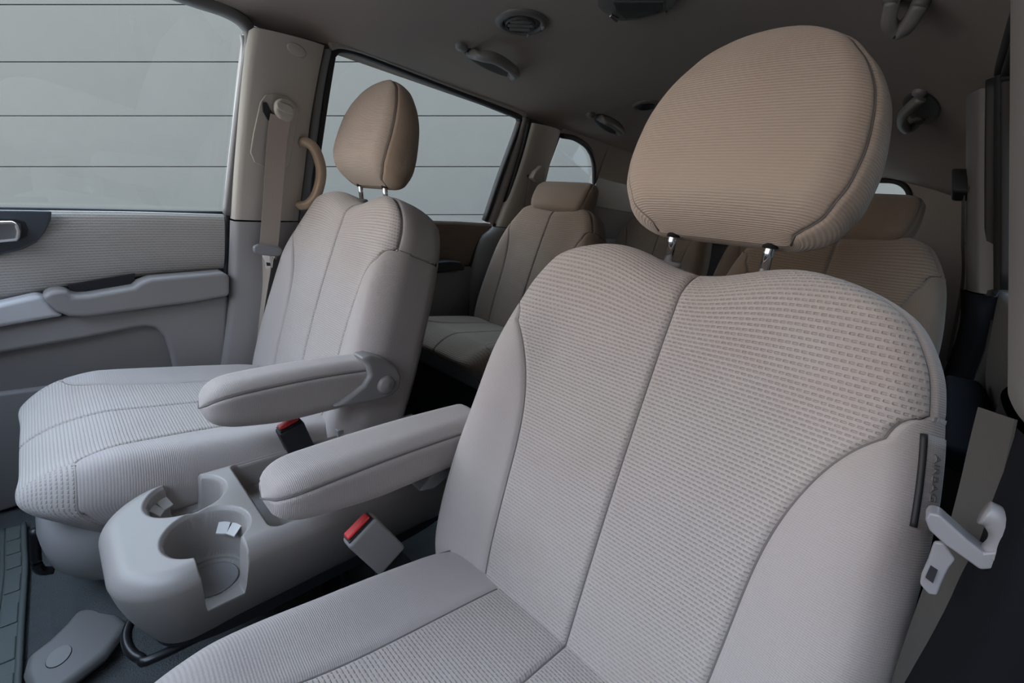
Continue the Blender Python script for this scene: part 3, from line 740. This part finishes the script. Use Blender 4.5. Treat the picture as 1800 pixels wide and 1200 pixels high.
airbag_tag()

# seat bases
def seat_base(root, cx, inb):
    """plastic shroud, carpeted pedestal, end cover of the inboard rail"""
    def lay(zs, hw, yf, yr, rr):
        V = []; n = 40
        for z, w, y0 in zip(zs, hw, yf):
            for k in range(n):
                a = 2*math.pi*k/n; c, s = math.cos(a), math.sin(a)
                V.append((cx+w*math.copysign(abs(c)**0.45, c), (y0+yr)/2-(yr-y0)/2*math.copysign(abs(s)**0.45, s), z))
        return mesh('lay', V, grid_faces(len(zs), n, True))
    sh = obj('seat_shroud', lay([0.45, 0.41, 0.37, 0.33, 0.30, 0.285, 0.285], [0.245, 0.258, 0.262, 0.256, 0.24, 0.22, 0.12], [-0.03, -0.065, -0.075, -0.070, -0.052, -0.03, 0.06], 0.48, 0.1), 'plastic', root)
    obj('pedestal', lay([0.30, 0.26, 0.22, 0.19, 0.168], [0.215, 0.212, 0.225, 0.25, 0.285], [-0.02, -0.02, -0.03, -0.05, -0.085], 0.46, 0.1), 'carpet', root)
    return sh
seat_base(near, 0.45, -1); seat_base(far, -0.45, 1)
# rail end cover with oval cap, front bar
rcv = obj('rail_cover', slab([at(u, v, 'z', 0.185) for u, v in [(44, 1200), (52, 1168), (90, 1140), (118, 1112), (140, 1085), (200, 1080), (230, 1110), (190, 1165), (110, 1230), (60, 1240)]], (0, 0, 0.024)), 'plastic_lower', far); soften(rcv, 0.012, 4)
ov = []
for k in range(24):
    a = 2*math.pi*k/24; c, s_ = math.cos(a)*27, math.sin(a)*13
    ov.append(at(103+c*0.78+s_*0.62, 1154-c*0.62+s_*0.78, 'z', 0.2092))
obj('oval_cap', slab(ov, (0, 0, 0.0015)), 'plastic', rcv)
obj('cap_groove', tube(ov, 0.0009, smooth=0, closed=True, seg=6), 'rubber', rcv)
obj('adjuster_bar', tube([at(u, v, 'x', -0.36) for u, v in [(62, 930), (63, 980), (68, 998), (78, 1003), (95, 1001)]], 0.008, smooth=5), 'black_paint', far)

# ================================================================== rear seats
def rear_seat(name, cx, by, bz, label, head=True, w=1.0, dz=0.0, group='second row captain seats', Hh=0.60, arm=True):
    root = empty(name, (cx, by-0.2, FZ)); tag(root, label, 'car seat', group)
    Wb = [(-0.06, 0.22*w), (0.0, 0.245*w), (0.1, 0.262*w), (0.25, 0.262*w), (0.40, 0.245*w), (0.48, 0.225*w), (0.54, 0.195*w), (0.58, 0.165*w), (0.60, 0.14*w)]
    Wb = [(b*Hh/0.60, q) for b, q in Wb]
    bite = np.array((cx, by, bz)); top = bite+np.array((0, 0.18, 0.57)); Bv = (top-bite)/np.linalg.norm(top-bite); N = np.array([0, -Bv[2], Bv[1]])
    bk, P = backrest(root, bite, top, Wb, Hh, 0.68, Hh*0.80, ('rear_ribbed_shaded', 'rear_fine_shaded', 'rear_fine_shaded'), depth=(0.05, 0.075), dip=0.03 if head else 0.0, dipw=0.11, bolster=0.02)
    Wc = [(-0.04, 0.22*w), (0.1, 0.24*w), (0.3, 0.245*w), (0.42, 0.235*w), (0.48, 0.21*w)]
    cushion(root, bite+np.array((0, 0.03, 0.0)), bite+np.array((0, -0.42, 0.035)), Wc, 0.47, 0.68, 0.40, ('rear_ribbed_shaded', 'rear_fine_shaded', 'rear_fine_shaded'), depth=(0.045, 0.10))
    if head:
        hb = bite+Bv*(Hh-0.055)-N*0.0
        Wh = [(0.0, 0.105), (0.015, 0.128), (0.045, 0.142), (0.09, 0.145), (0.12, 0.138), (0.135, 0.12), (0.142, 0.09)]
        headrest(root, hb, (0, 0.25, 1), 0.142, Wh, 0.062, 0.04, ('rear_fine_shaded', 'rear_fine_shaded'), r=0.035, crown=0.004, taper=0.3, lift=0.0)
    obj('seat_base', box((cx-0.18, by-0.36, FZ), (cx+0.18, by+0.02, bz-0.06)), 'plastic_dark', root)
    return root, P
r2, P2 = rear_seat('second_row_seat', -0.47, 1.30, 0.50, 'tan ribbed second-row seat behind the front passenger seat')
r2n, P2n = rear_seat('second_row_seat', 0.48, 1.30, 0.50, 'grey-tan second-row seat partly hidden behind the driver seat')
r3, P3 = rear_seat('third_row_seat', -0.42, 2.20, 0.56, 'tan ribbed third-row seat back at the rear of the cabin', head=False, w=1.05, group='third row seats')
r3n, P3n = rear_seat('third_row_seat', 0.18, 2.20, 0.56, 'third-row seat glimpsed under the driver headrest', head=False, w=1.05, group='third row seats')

# ================================================================== centre console
def console():
    root = empty('center_console', (-0.06, 0.3, FZ)); tag(root, 'grey plastic centre console with cup holders and open tray between the front seats', 'console')
    x0, x1, y0, y1 = -0.180, 0.078, 0.0, 0.60
    zt, zb = 0.50, 0.35
    rr = 0.085; cx = (x0+x1)/2; hx = (x1-x0)/2
    yv = np.concatenate([y0+rr*(1-np.cos(np.linspace(0, math.pi/2, 70))), np.arange(y0+rr+0.0016, y1, 0.0016), [y1]])
    tt = np.sort(np.unique(np.concatenate([np.linspace(0, 1, 165), 0.1*(1-np.cos(np.linspace(0, math.pi/2, 18))), 1-0.1*(1-np.cos(np.linspace(0, math.pi/2, 18)))])))
    hw = np.where(yv < y0+rr, hx-rr+np.sqrt(np.maximum(0, rr**2-(y0+rr-yv)**2)), hx)
    Xg = cx-hw[:, None]+2*hw[:, None]*tt[None, :]; Yg = np.repeat(yv[:, None], len(tt), 1)
    def rbox(X, Y, cx, cy, hx, hy, r):
        qx = np.abs(X-cx)-hx+r; qy = np.abs(Y-cy)-hy+r
        return np.hypot(np.maximum(qx, 0), np.maximum(qy, 0))+np.minimum(np.maximum(qx, qy), 0)-r
    # outline: wide rounded nose at the front
    dO = rbox(Xg, Yg, (x0+x1)/2, (y0+y1+0.1)/2, (x1-x0)/2, (y1-y0+0.1)/2, rr)
    dO = np.maximum(dO, Yg-y1)
    ed = 0.026; q = np.clip((dO+ed)/ed, 0, 1)
    H = zt - ed*(1-np.sqrt(np.maximum(0, 1-q**2)))
    H = H - 0.010*sstep(0.10-Yg, 0, 0.10)             # nose falls away a little
    def cut(H, d, depth, rim=0.006, wall=0.005):
        fl = zt-depth
        prof = np.where(d > 0, 0, 1)
        soft = 0.006*sstep(-d+rim, 0, rim)            # rolled rim
        H2 = H-soft*(d > -0.001)
        return np.where(d < 0, np.minimum(H2, zt-0.006-(depth-0.006)*sstep(-d, 0, wall)), H2)
    c1 = (-0.112, 0.112); c2 = (0.000, 0.116); rc = 0.052
    d1 = np.hypot(Xg-c1[0], Yg-c1[1])-rc; d2 = np.hypot(Xg-c2[0], Yg-c2[1])-rc
    H = cut(H, d1, 0.085); H = cut(H, d2, 0.09)
    # step in the floor of the cups
    H = np.where(d2 < -0.013, np.minimum(H, zt-0.095), H)
    # handle slots through the outer walls
    s1 = rbox(Xg, Yg, c1[0]-0.06, c1[1]+0.004, 0.06, 0.026, 0.01); s2 = rbox(Xg, Yg, c2[0]+0.07, c2[1]+0.004, 0.07, 0.030, 0.012)
    ins1 = (s1 < 0) & (d1 > -0.03); 
    H = np.where(s1 < 0, np.minimum(H, zt-0.006-0.060*sstep(-s1, 0, 0.006)), H)
    H = np.where(s2 < 0, np.minimum(H, zt-0.006-0.080*sstep(-s2, 0, 0.006)), H)
    # tray
    dt = rbox(Xg, Yg, (-0.164+0.052)/2, (0.190+0.405)/2, 0.108, 0.1075, 0.014)
    H = cut(H, dt, 0.055, rim=0.004)
    # rear cup tray
    dr1 = np.hypot(Xg+0.125, Yg-0.505)-0.046; dr2 = np.hypot(Xg-0.005, Yg-0.505)-0.046
    H = cut(H, dr1, 0.05); H = cut(H, dr2, 0.05)
    H = np.maximum(H, zb)
    inset = lambda z: 0.040*np.clip((zt-ed-z)/(zt-ed-zb), 0, 1)**1.6
    nr, nc = Xg.shape; sh = inset(H)*sstep(dO, -0.035, 0.0)
    V = np.stack([Xg, Yg, H], -1).reshape(-1, 3); Fc = [f[::-1] for f in grid_faces(nr, nc)]
    Vs = np.stack([Xg-np.sign(Xg-cx)*sh*(np.abs(Xg-cx) > 0.03), Yg, H], -1).reshape(-1, 3)
    # flanks: the rim loop drawn down and inwards
    loop = [i*nc for i in range(nr-1, 0, -1)] + list(range(nc)) + [i*nc+nc-1 for i in range(1, nr)] + [(nr-1)*nc+j for j in range(nc-2, 0, -1)]
    Lp = V[loop]; T_ = np.roll(Lp, -1, 0)-np.roll(Lp, 1, 0); T_[:, 2] = 0; T_ /= np.linalg.norm(T_, axis=1, keepdims=True)+1e-9
    Nn = np.stack([-T_[:, 1], T_[:, 0], 0*T_[:, 0]], 1)
    Nn *= np.sign(((np.array([cx, 0.3, 0])-Lp)*Nn)[:, :2].sum(1))[:, None]
    V = Vs.copy(); prev = loop; ns = 12
    for k in range(1, ns+1):
        f = k/ns; Q = Lp.copy(); Q[:, 2] = Lp[:, 2]+(zb-Lp[:, 2])*f; dep = (zt-ed-Q[:, 2])/(zt-ed-zb)
        Q += Nn*inset(Q[:, 2])[:, None]
        base_i = len(V); V = np.concatenate([V, Q]); cur = list(range(base_i, base_i+len(loop)))
        for a in range(len(loop)):
            b = (a+1) % len(loop); Fc.append((prev[a], cur[a], cur[b], prev[b]))
        prev = cur
    me = mesh('console', V, Fc); bm = bmesh.new(); bm.from_mesh(me); bmesh.ops.recalc_face_normals(bm, faces=bm.faces); bm.to_mesh(me); bm.free()
    body = obj('console_body', me, 'plastic_warm', root)
    # underside
    ang = np.linspace(0, 2*math.pi, 48, endpoint=False); pts = []
    for a in ang:
        c, s = math.cos(a), math.sin(a); pts.append((cx+0.095*math.copysign(abs(c)**0.5, c), 0.31+0.27*math.copysign(abs(s)**0.4, s), zb+0.004))
    obj('underside', slab(pts, (0, 0, -0.02)), 'plastic_dark', root)
    # rubber fingers of the cup holders
    def tabs(c, ang, dz, tilt=0.6, rad=rc):
        for da in (-0.21, 0.21):
            a = ang+da; o = np.array([c[0]+rad*0.98*math.cos(a), c[1]+rad*0.98*math.sin(a), zt-dz]); inw = -np.array([math.cos(a), math.sin(a), 0]); tg = np.array([-math.sin(a), math.cos(a), 0])
            q = [o+tg*0.009, o-tg*0.009, o-tg*0.008+inw*0.014-np.array([0, 0, 0.012]), o+tg*0.008+inw*0.014-np.array([0, 0, 0.012])]
            obj('cup_finger', slab(q, (0, 0, 0.002)), 'tab', body)
    tabs(c2, 2.25, 0.028); tabs(c1, 3.95, 0.024); tabs(c1, 0.95, 0.024); tabs((-0.125, 0.505), 1.6, 0.02, rad=0.046)
    obj('cup_liner', disc((c2[0], c2[1], zt-0.0945), (0, 0, 1), 0.036, 0.003, profile=[(1, 0), (1, 0.6), (0.94, 1), (0.9, 0.3), (0, 0.3)]), 'plastic', body)
    # latch on the tray's rear corner
    lt = obj('latch', slab([(-0.178, 0.395, 0.482), (-0.178, 0.425, 0.482), (-0.178, 0.425, 0.508), (-0.178, 0.395, 0.508)], (0.016, 0, 0)), 'plastic', root); soften(lt, 0.002)
    # black tube stand
    obj('stand_tube', tube([(-0.09, 0.33, 0.30), (-0.115, 0.08, 0.315), (-0.105, 0.03, 0.31), (-0.07, 0.012, 0.305), (-0.02, 0.022, 0.305), (0.0, 0.06, 0.31), (0.0, 0.33, 0.31)], 0.007, smooth=6), 'black_paint', root)
    for x in (-0.09, 0.0):
        obj('stand_leg', tube([(x, 0.33, 0.34), (x, 0.335, FZ)], 0.009, smooth=0), 'black_paint', root)
console()

# ================================================================== buckles
def buckle(label, top, axis, wdir, w, t, L, tilt_mat='plastic', stalk=0.2):
    axis = np.array(axis, float); axis /= np.linalg.norm(axis); top = np.array(top, float)
    W = np.array(wdir, float); W -= axis*(W@axis); W /= np.linalg.norm(W); N = np.cross(axis, W)
    root = empty('seat_belt_buckle', tuple(top-axis*(L+stalk))); tag(root, label, 'buckle', 'seat belt buckles')
    p = [top+W*w/2*a+N*t/2*b for a, b in ((-1, -1), (1, -1), (1, 1), (-1, 1))]
    p2 = [q-axis*L*1.0 for q in p]
    body = obj('housing', slab(p, tuple(-axis*L)), tilt_mat, root); soften(body, 0.006, 3)
    q = [top+W*w*0.42*a+N*t*0.36*b+axis*0.001 for a, b in ((-1, -1), (1, -1), (1, 1), (-1, 1))]
    fr = obj('button_frame', slab(q, tuple(axis*0.0015)), 'plastic_dark', body)
    q = [top+W*w*0.38*a+N*(t*0.30*b+t*0.04)+axis*0.002 for a, b in ((-1, -1), (1, -1), (1, 1), (-1, 1))]
    bt = obj('release_button', slab(q, tuple(axis*0.006)), 'red', root); soften(bt, 0.003, 3)
    s0 = top-axis*L
    q = [s0+W*w*0.36*a+N*t*0.3*b for a, b in ((-1, -1), (1, -1), (1, 1), (-1, 1))]
    st = obj('stalk', slab(q, tuple(-axis*stalk)), 'plastic_dark', root); soften(st, 0.003)
    return root
bt_ = (at(602, 945, 'x', 0.125)+at(643, 908, 'x', 0.125))/2
buckle('grey seat belt buckle with red button beside the driver seat', bt_+np.array([0.0, 0.008, -0.006]), (-0.10, -0.40, 0.62), tuple(at(643, 908, 'x', 0.125)-at(602, 945, 'x', 0.125)), 0.058, 0.030, 0.095, stalk=0.16)
bf_ = (at(490, 748, 'x', -0.165)+at(525, 733, 'x', -0.165))/2
buckle('dark seat belt buckle with red button under the passenger armrest', bf_+np.array([0.0, 0.0, -0.008]), (0.05, -0.22, 0.62), tuple(at(525, 733, 'x', -0.165)-at(490, 748, 'x', -0.165)), 0.050, 0.030, 0.09, tilt_mat='plastic_dark', stalk=0.12)

# ================================================================== belts
def webbing(pts, wvec, width, thick=0.0016, n=8):
    P = catmull(pts, n); W = catmull(wvec, n); V = []
    for i in range(len(P)):
        T = P[min(i+1, len(P)-1)]-P[max(i-1, 0)]; w = W[i]-T*(W[i]@T)/(T@T); w /= np.linalg.norm(w); N = np.cross(T/np.linalg.norm(T), w)
        for a, b in ((-1, -1), (-0.33, -1), (0.33, -1), (1, -1), (1, 1), (0.33, 1), (-0.33, 1), (-1, 1)):
            V.append(P[i]+w*width/2*a+N*thick/2*b)
    F_ = grid_faces(len(P), 8, True)+[tuple(range(8)), tuple((len(P)-1)*8+k for k in range(7, -1, -1))]
    return mesh('webbing', V, F_, smooth=False)

# passenger belt on the far centre pillar
def far_belt():
    o = 0.075
    root = empty('seat_belt', tuple(sd(440, 700, o))); tag(root, 'tan front passenger seat belt hanging on the centre pillar', 'seat belt', 'front seat belts')
    pts = [sd(u, v, of) for u, v, of in [(493, 205, o), (488, 240, o+0.004), (483, 300, o+0.006), (478, 370, o+0.012), (472, 440, o+0.02), (470, 452, o+0.02)]]
    wv = [np.array([0.12, 1, 0.06])]*len(pts)
    lw = [sd(u, v, of) for u, v, of in [(470, 446, o+0.014), (462, 500, o-0.01), (452, 570, o-0.016), (440, 690, o-0.018)]]
    obj('webbing', webbing(lw, [np.array([1.0, 0.35, 0.0])]*4, 0.046), 'webbing', root)
    wb = obj('webbing', webbing(pts, wv, 0.048), 'webbing', root)
    # belt guide
    g = obj('belt_guide', slab([sd(u, v, o-0.004) for u, v in [(480, 180), (488, 173), (505, 175), (515, 188), (516, 200), (511, 214), (502, 215), (487, 208), (479, 196)]], (0.022, 0, 0)), 'plastic_pillar', root); soften(g, 0.007, 4)
    cp = obj('guide_cap', slab([sd(u, v, o+0.016) for u, v in [(483, 182), (490, 178), (508, 185), (515, 192), (514, 203), (500, 199), (486, 191)]], (0.010, 0, 0)), 'plastic_pillar', g); soften(cp, 0.004, 3)
    # tongue
    t = obj('belt_tongue', slab([sd(u, v, o+0.016) for u, v in [(443, 432), (452, 428), (486, 432), (494, 437), (494, 445), (488, 450), (452, 447), (444, 442)]], (0.016, 0, 0)), 'tongue_plastic', root); soften(t, 0.005, 3)
    bl = obj('tongue_blade', slab([sd(u, v, o+0.021) for u, v in [(459, 447), (484, 449), (480, 456), (478, 470), (466, 472), (464, 458)]], (0.003, 0, 0)), 'metal', t)
    obj('blade_slot', slab([sd(u, v, o+0.0235) for u, v in [(468, 461), (477, 462), (476, 467), (469, 467)]], (0.002, 0, 0)), 'plastic_dark', bl)
far_belt()

def near_belt():
    Y = 0.46
    root = empty('seat_belt', tuple(at(1600, 1190, 'y', 0.46))); tag(root, 'worn grey driver seat belt with tongue at the right edge', 'seat belt', 'front seat belts')
    wdir = at(1788, 738, 'y', 0.42)-at(1722, 716, 'y', 0.42); wdir = wdir/np.linalg.norm(wdir)
    up_ = [at(1756, 727, 'y', 0.425), at(1744, 780, 'y', 0.422), at(1730, 840, 'y', 0.42), at(1714, 905, 'y', 0.418), at(1704, 955, 'y', 0.425)]
    width = float(np.linalg.norm(at(1790, 738, 'y', 0.40)-at(1722, 716, 'y', 0.44)))
    wd2 = at(1705, 1100, 'y', 0.44)-at(1610, 1060, 'y', 0.44); wd2 /= np.linalg.norm(wd2)
    def ribbon(L, R):
        L, R = catmull(L, 6), catmull(R, 6); V = []
        for l, r in zip(L, R):
            n = np.cross(r-l, np.array([0, 0, 1.0])); n /= np.linalg.norm(n)
            V += [l, l*0.67+r*0.33, l*0.33+r*0.67, r, r+n*0.0016, l*0.33+r*0.67+n*0.0016, l*0.67+r*0.33+n*0.0016, l+n*0.0016]
        m = len(L); return mesh('webbing', V, grid_faces(m, 8, True)+[tuple(range(8)), tuple((m-1)*8+k for k in range(7, -1, -1))], smooth=False)
    obj('webbing', ribbon([at(u, v, 'y', 0.455) for u, v in [(1724, 716), (1708, 780), (1692, 850), (1674, 920), (1664, 955)]], [at(u, v, 'y', 0.418) for u, v in [(1789, 738), (1776, 800), (1758, 880), (1740, 940), (1728, 985)]]), 'webbing_gray', root)
    obj('webbing', ribbon([at(u, v, 'y', 0.475) for u, v in [(1655, 950), (1632, 1020), (1600, 1110), (1570, 1200), (1540, 1300)]], [at(u, v, 'y', 0.43) for u, v in [(1710, 985), (1702, 1040), (1682, 1120), (1660, 1200), (1632, 1300)]]), 'webbing_gray', root)
    # tongue: moulded loop and steel blade
    c = at(1700, 930, 'y', 0.405); ex = wdir; ey = up_[0]-up_[-1]; ey -= ex*(ey@ex); ey /= np.linalg.norm(ey); ez = np.cross(ex, ey); ez *= -np.sign(ez[1])
    def q(u, v, dep=0.0): return at(u, v, 'y', 0.405)-np.array([0, dep, 0])
    loop = [(1730, 900), (1750, 910), (1765, 928), (1771, 945), (1766, 962), (1750, 978)]
    w = obj('belt_tongue', slab([q(u, v, 0.008) for u, v in [(1626, 903), (1634, 893), (1652, 897), (1700, 940), (1728, 962), (1745, 960), (1762, 940), (1772, 948), (1768, 966), (1746, 990), (1722, 992), (1700, 976), (1660, 948), (1634, 924)]], (0, 0.016, 0)), 'tongue_plastic', root); soften(w, 0.006, 4)
    t = w; obj('tongue_loop', tube([q(u, v, 0.0) for u, v in loop], 0.0085, smooth=6, seg=14, up=(0, 1, 0)), 'tongue_plastic', t)
    b = obj('tongue_blade', slab([q(u, v, 0.004) for u, v in [(1642, 948), (1660, 950), (1680, 980), (1668, 995), (1655, 1022), (1648, 1042), (1632, 1040), (1617, 1022), (1620, 1005), (1632, 978)]], (0, 0.004, 0)), 'tongue_plastic', t); soften(b, 0.0015, 2)
    obj('blade_slot', slab([q(u, v, 0.0055) for u, v in [(1636, 988), (1648, 996), (1640, 1018), (1627, 1008)]], (0, 0.004, 0)), 'plastic_dark', b)
near_belt()

def rear_belt(mir, label):
    m = (lambda p: np.array([-p[0], p[1], p[2]])) if mir else (lambda p: np.array(p))
    o = 0.055; s = -1 if mir else 1
    root = empty('seat_belt', tuple(m(sd(915, 400, o)))); tag(root, label, 'seat belt', 'second row seat belts')
    g = obj('belt_guide', slab([m(sd(u, v, o-0.01)) for u, v in [(934, 300), (944, 290), (950, 295), (950, 315), (944, 322), (934, 320), (928, 312)]], (0.03*s, 0, 0)), 'plastic_pillar' if not mir else 'plastic_dark', root); soften(g, 0.006, 3)
    obj('webbing', webbing([m(sd(u, v, o)) for u, v in [(938, 316), (934, 335), (930, 360), (924, 400), (905, 470)]], [np.array([0.1*s, 1, 0.1])]*5, 0.045), 'webbing' if not mir else 'webbing_gray', root)
    sl = obj('guide_slot', slab([m(sd(u, v, o-0.014)) for u, v in [(925, 308), (931, 303), (934, 320), (930, 330), (926, 325)]], (0.006*s, 0, 0)), 'plastic_dark', root)
rear_belt(False, 'tan second-row seat belt hanging behind the far rear headrest'); rear_belt(True, 'dark second-row seat belt on the driver side rear pillar')

# ================================================================== fittings
hl = [(527, 252), (536, 250), (548, 256), (557, 270), (564, 295), (563, 318), (556, 342), (545, 356), (532, 361), (524, 359)]
gh = obj('pillar_grab_handle', tube([sd(u, v, of) for (u, v), of in zip(hl, (0.04, 0.06, 0.075, 0.08, 0.08, 0.08, 0.08, 0.075, 0.06, 0.04))], 0.01, flat=(0.012, 0.016), smooth=5, up=(1, 0, 0), seg=14), 'plastic_tan')
tag(gh, 'tan loop grab handle on the rear edge of the centre pillar', 'grab handle')

def roof_handle(path, cap, label, group='roof grab handles', drop=0.035):
    pts = [ceil_hit(u, v) for u, v in path]; c0 = np.mean(pts, axis=0)
    root = empty('roof_grab_handle', tuple(c0)); tag(root, label, 'grab handle', group)
    n = len(pts); P = []
    for i, p in enumerate(pts):
        e = min(i, n-1-i); d = (0.004, drop*0.8, drop)[min(e, 2)]
        P.append(p+ceil_n(p)*d)
    obj('grip', tube(P, 0.01, flat=(0.014, 0.012), smooth=6, seg=12, up=(1, 0, 0.3)), 'roof_handle', root)
    a_, b_ = pts[0], pts[-1]; mid = (a_+b_)/2; ln = np.linalg.norm(b_-a_)
    obj('recess', disc(mid, ceil_n(mid), ln*0.62, 0.004, rad2=ln*0.17, xdir=tuple(b_-a_), profile=[(1.1, -1), (1.0, 0.6), (0.85, 0.3), (0, 0.1)]), 'roof_recess', root)
    for p in (pts[0], pts[-1]): obj('mount', disc(p, ceil_n(p), 0.017, 0.012, rad2=0.014, xdir=(0, 1, 0)), 'roof_fitting', root)
    if cap:
        p = ceil_hit(*cap[0]); obj('coat_hook', disc(p, ceil_n(p), cap[1], 0.012, rad2=cap[1]*0.75, xdir=(0, 1, 0), profile=[(1, 0), (1, 0.6), (0.8, 1), (0, 1.1)]), 'roof_handle', root)
    return root
roof_handle([(828, 92), (843, 80), (868, 80), (892, 94), (906, 112), (900, 130)], ((811, 80), 0.02), 'dark roof grab handle above the sliding door window')
roof_handle([(1054, 205), (1062, 199), (1074, 202), (1084, 210), (1091, 220), (1088, 232)], ((1038, 200), 0.022), 'small dark roof grab handle above the quarter window')
roof_handle([(1622, 168), (1604, 178), (1598, 188), (1600, 200), (1608, 211), (1618, 208)], ((1618, 160), 0.022), 'dark roof grab handle right of the driver headrest')
roof_handle([(1572, -6), (1580, 4), (1590, 12), (1604, 16), (1616, 10), (1622, 0)], None, 'dark roof grab handle cut off by the top edge')

def roof_vent():
    p = ceil_hit(917, 38); n = ceil_n(p); root = empty('roof_air_vent', tuple(p)); tag(root, 'round dark air vent in the headliner above the grab handle', 'air vent')
    a = ceil_hit(870, 36); b = ceil_hit(964, 40); R = np.linalg.norm(a-b)/2; xd = tuple(b-a)
    obj('vent_bezel', disc(p, n, R, 0.008, rad2=R*0.92, xdir=xd, seg=48, profile=[(1, -0.2), (1, 0.3), (0.95, 0.8), (0.8, 1.2), (0.74, 1.1), (0.70, 0.5), (0.70, -0.2)]), 'roof_fitting', root)
    obj('vent_dish', disc(p, n, R*0.70, 0.004, xdir=xd, seg=40, profile=[(0, 0.6), (0.7, 0.9), (1, 0.4), (1, -0.3)]), 'roof_fitting', root)
    x = np.array(xd)/np.linalg.norm(xd); x -= n*(x@n); x /= np.linalg.norm(x); y = np.cross(n, x)
    obj('louvre_ring', disc(p-x*R*0.05, n, R*0.56, 0.012, rad2=R*0.5, xdir=xd, seg=40, profile=[(1, 0), (1, 0.9), (0.92, 1), (0.92, 0.3), (0, 0.3)]), 'roof_recess', root)
    for k in (-1, 0, 1):
        c = p-x*R*0.05+y*(k*R*0.27)+n*0.008; hl_ = R*(0.48 if k == 0 else 0.40)
        o = obj('louvre', slab([c-x*hl_-y*R*0.10, c+x*hl_-y*R*0.10, c+x*hl_+y*R*0.10, c-x*hl_+y*R*0.10], tuple(n*0.004)), 'roof_fitting', root); soften(o, 0.002, 2)
    for a_ in (1.2, 0.1):
        c = p+x*math.cos(a_)*R*0.82+y*math.sin(a_)*R*0.75*(-1)+n*0.008
        o = obj('vent_tab', slab([c-x*0.004-y*0.006, c+x*0.004-y*0.006, c+x*0.004+y*0.006, c-x*0.004+y*0.006], tuple(n*0.006)), 'plastic', root); soften(o, 0.002, 2)
    p = ceil_hit(1136, 184); n = ceil_n(p); root = empty('roof_air_vent', tuple(p)); tag(root, 'small dark air vent edge beside the driver headrest', 'air vent')
    obj('vent_bezel', disc(p, n, 0.055, 0.008, xdir=(1, 0, 0), seg=32, profile=[(1, -0.2), (1, 0.3), (0.9, 1), (0.7, 1), (0.66, 0.4), (0, 0.4)]), 'roof_fitting', root)
    obj('louvre_ring', disc(p, n, 0.035, 0.010, seg=32, profile=[(1, 0), (1, 0.9), (0.9, 1), (0.9, 0.5), (0, 0.5)]), 'rubber', root)
roof_vent()

def dome_lamp():
    pl = [(1050, -30), (1050, 2), (1058, 12), (1080, 27), (1096, 30), (1125, 27), (1160, 17), (1184, 8), (1190, 0), (1190, -30)]
    P = [ceil_hit(u, v) for u, v in pl]; c = np.mean(P, axis=0); n = ceil_n(c)
    root = empty('dome_lamp', tuple(c)); tag(root, 'dark ceiling reading lamp at the top edge of the picture', 'lamp')
    b = obj('lamp_housing', slab([p-n*0.003 for p in P], tuple(n*0.014)), 'roof_fitting', root); soften(b, 0.006, 3)
    l = obj('lamp_lens', slab([ceil_hit(u, v)+n*0.010 for u, v in [(1078, -10), (1084, 8), (1100, 20), (1125, 19), (1160, 10), (1170, 2), (1170, -10)]], tuple(n*0.006)), 'lamp_lens', root); soften(l, 0.004, 3)
    s = obj('lamp_switch', slab([ceil_hit(u, v)+n*0.014 for u, v in [(1073, 13), (1077, 11), (1090, 18), (1088, 24), (1083, 24)]], tuple(n*0.006)), 'chrome', root); soften(s, 0.0015, 2)
    s = obj('lamp_switch', slab([ceil_hit(u, v)+n*0.014 for u, v in [(1173, 5), (1176, 3), (1178, 5), (1175, 8)]], tuple(n*0.006)), 'chrome', root)
dome_lamp()

# ================================================================== rubber mat
def floor_mat():
    z = FZ+0.004
    c = at(30, 1000, 'z', z)
    root = empty('floor_mat', (-0.55, -0.3, FZ)); tag(root, 'dark green-grey ribbed rubber mat on the passenger floor', 'floor mat')
    e = [at(u, v, 'z', z) for u, v in [(47, 922), (48, 960), (50, 1000), (45, 1080), (40, 1180), (36, 1260)]]
    pts = e + [p+np.array([-0.02, -0.50, 0]) for p in e[::-1]]
    base = obj('mat_sheet', slab(pts, (0, 0, 0.005)), 'mat_rubber', root); soften(base, 0.002, 2)
    rim = [p+np.array([0, -0.004, 0.006]) for p in e]
    obj('mat_rim', tube(rim, 0.005, smooth=4, seg=8), 'mat_rubber', root)
    obj('mat_rim', tube([p+np.array([0, -0.036, 0.004]) for p in e], 0.004, smooth=4, seg=8), 'mat_rubber', root)
    E_ = catmull(e, 8)
    for k in range(2, len(E_)-3, 5):
        a, b = E_[k], E_[k+3]
        o = obj('tread_block', slab([a+np.array([0, -0.009, 0.004]), a+np.array([0, -0.031, 0.004]), b+np.array([0, -0.031, 0.004]), b+np.array([0, -0.009, 0.004])], (0, 0, 0.004)), 'mat_rubber', root); soften(o, 0.002, 2)
    o0 = e[0]
    for j in range(3):
        y = -0.02-0.02*j
        p = e[0]+np.array([0.012*0-0.03*j, -0.05, 0.004])
        o = obj('tread_block', slab([p, p+np.array([0, -0.12, 0]), p+np.array([0.022, -0.12, 0]), p+np.array([0.022, 0, 0])], (0, 0, 0.005)), 'mat_rubber', root); soften(o, 0.002, 2)
floor_mat()
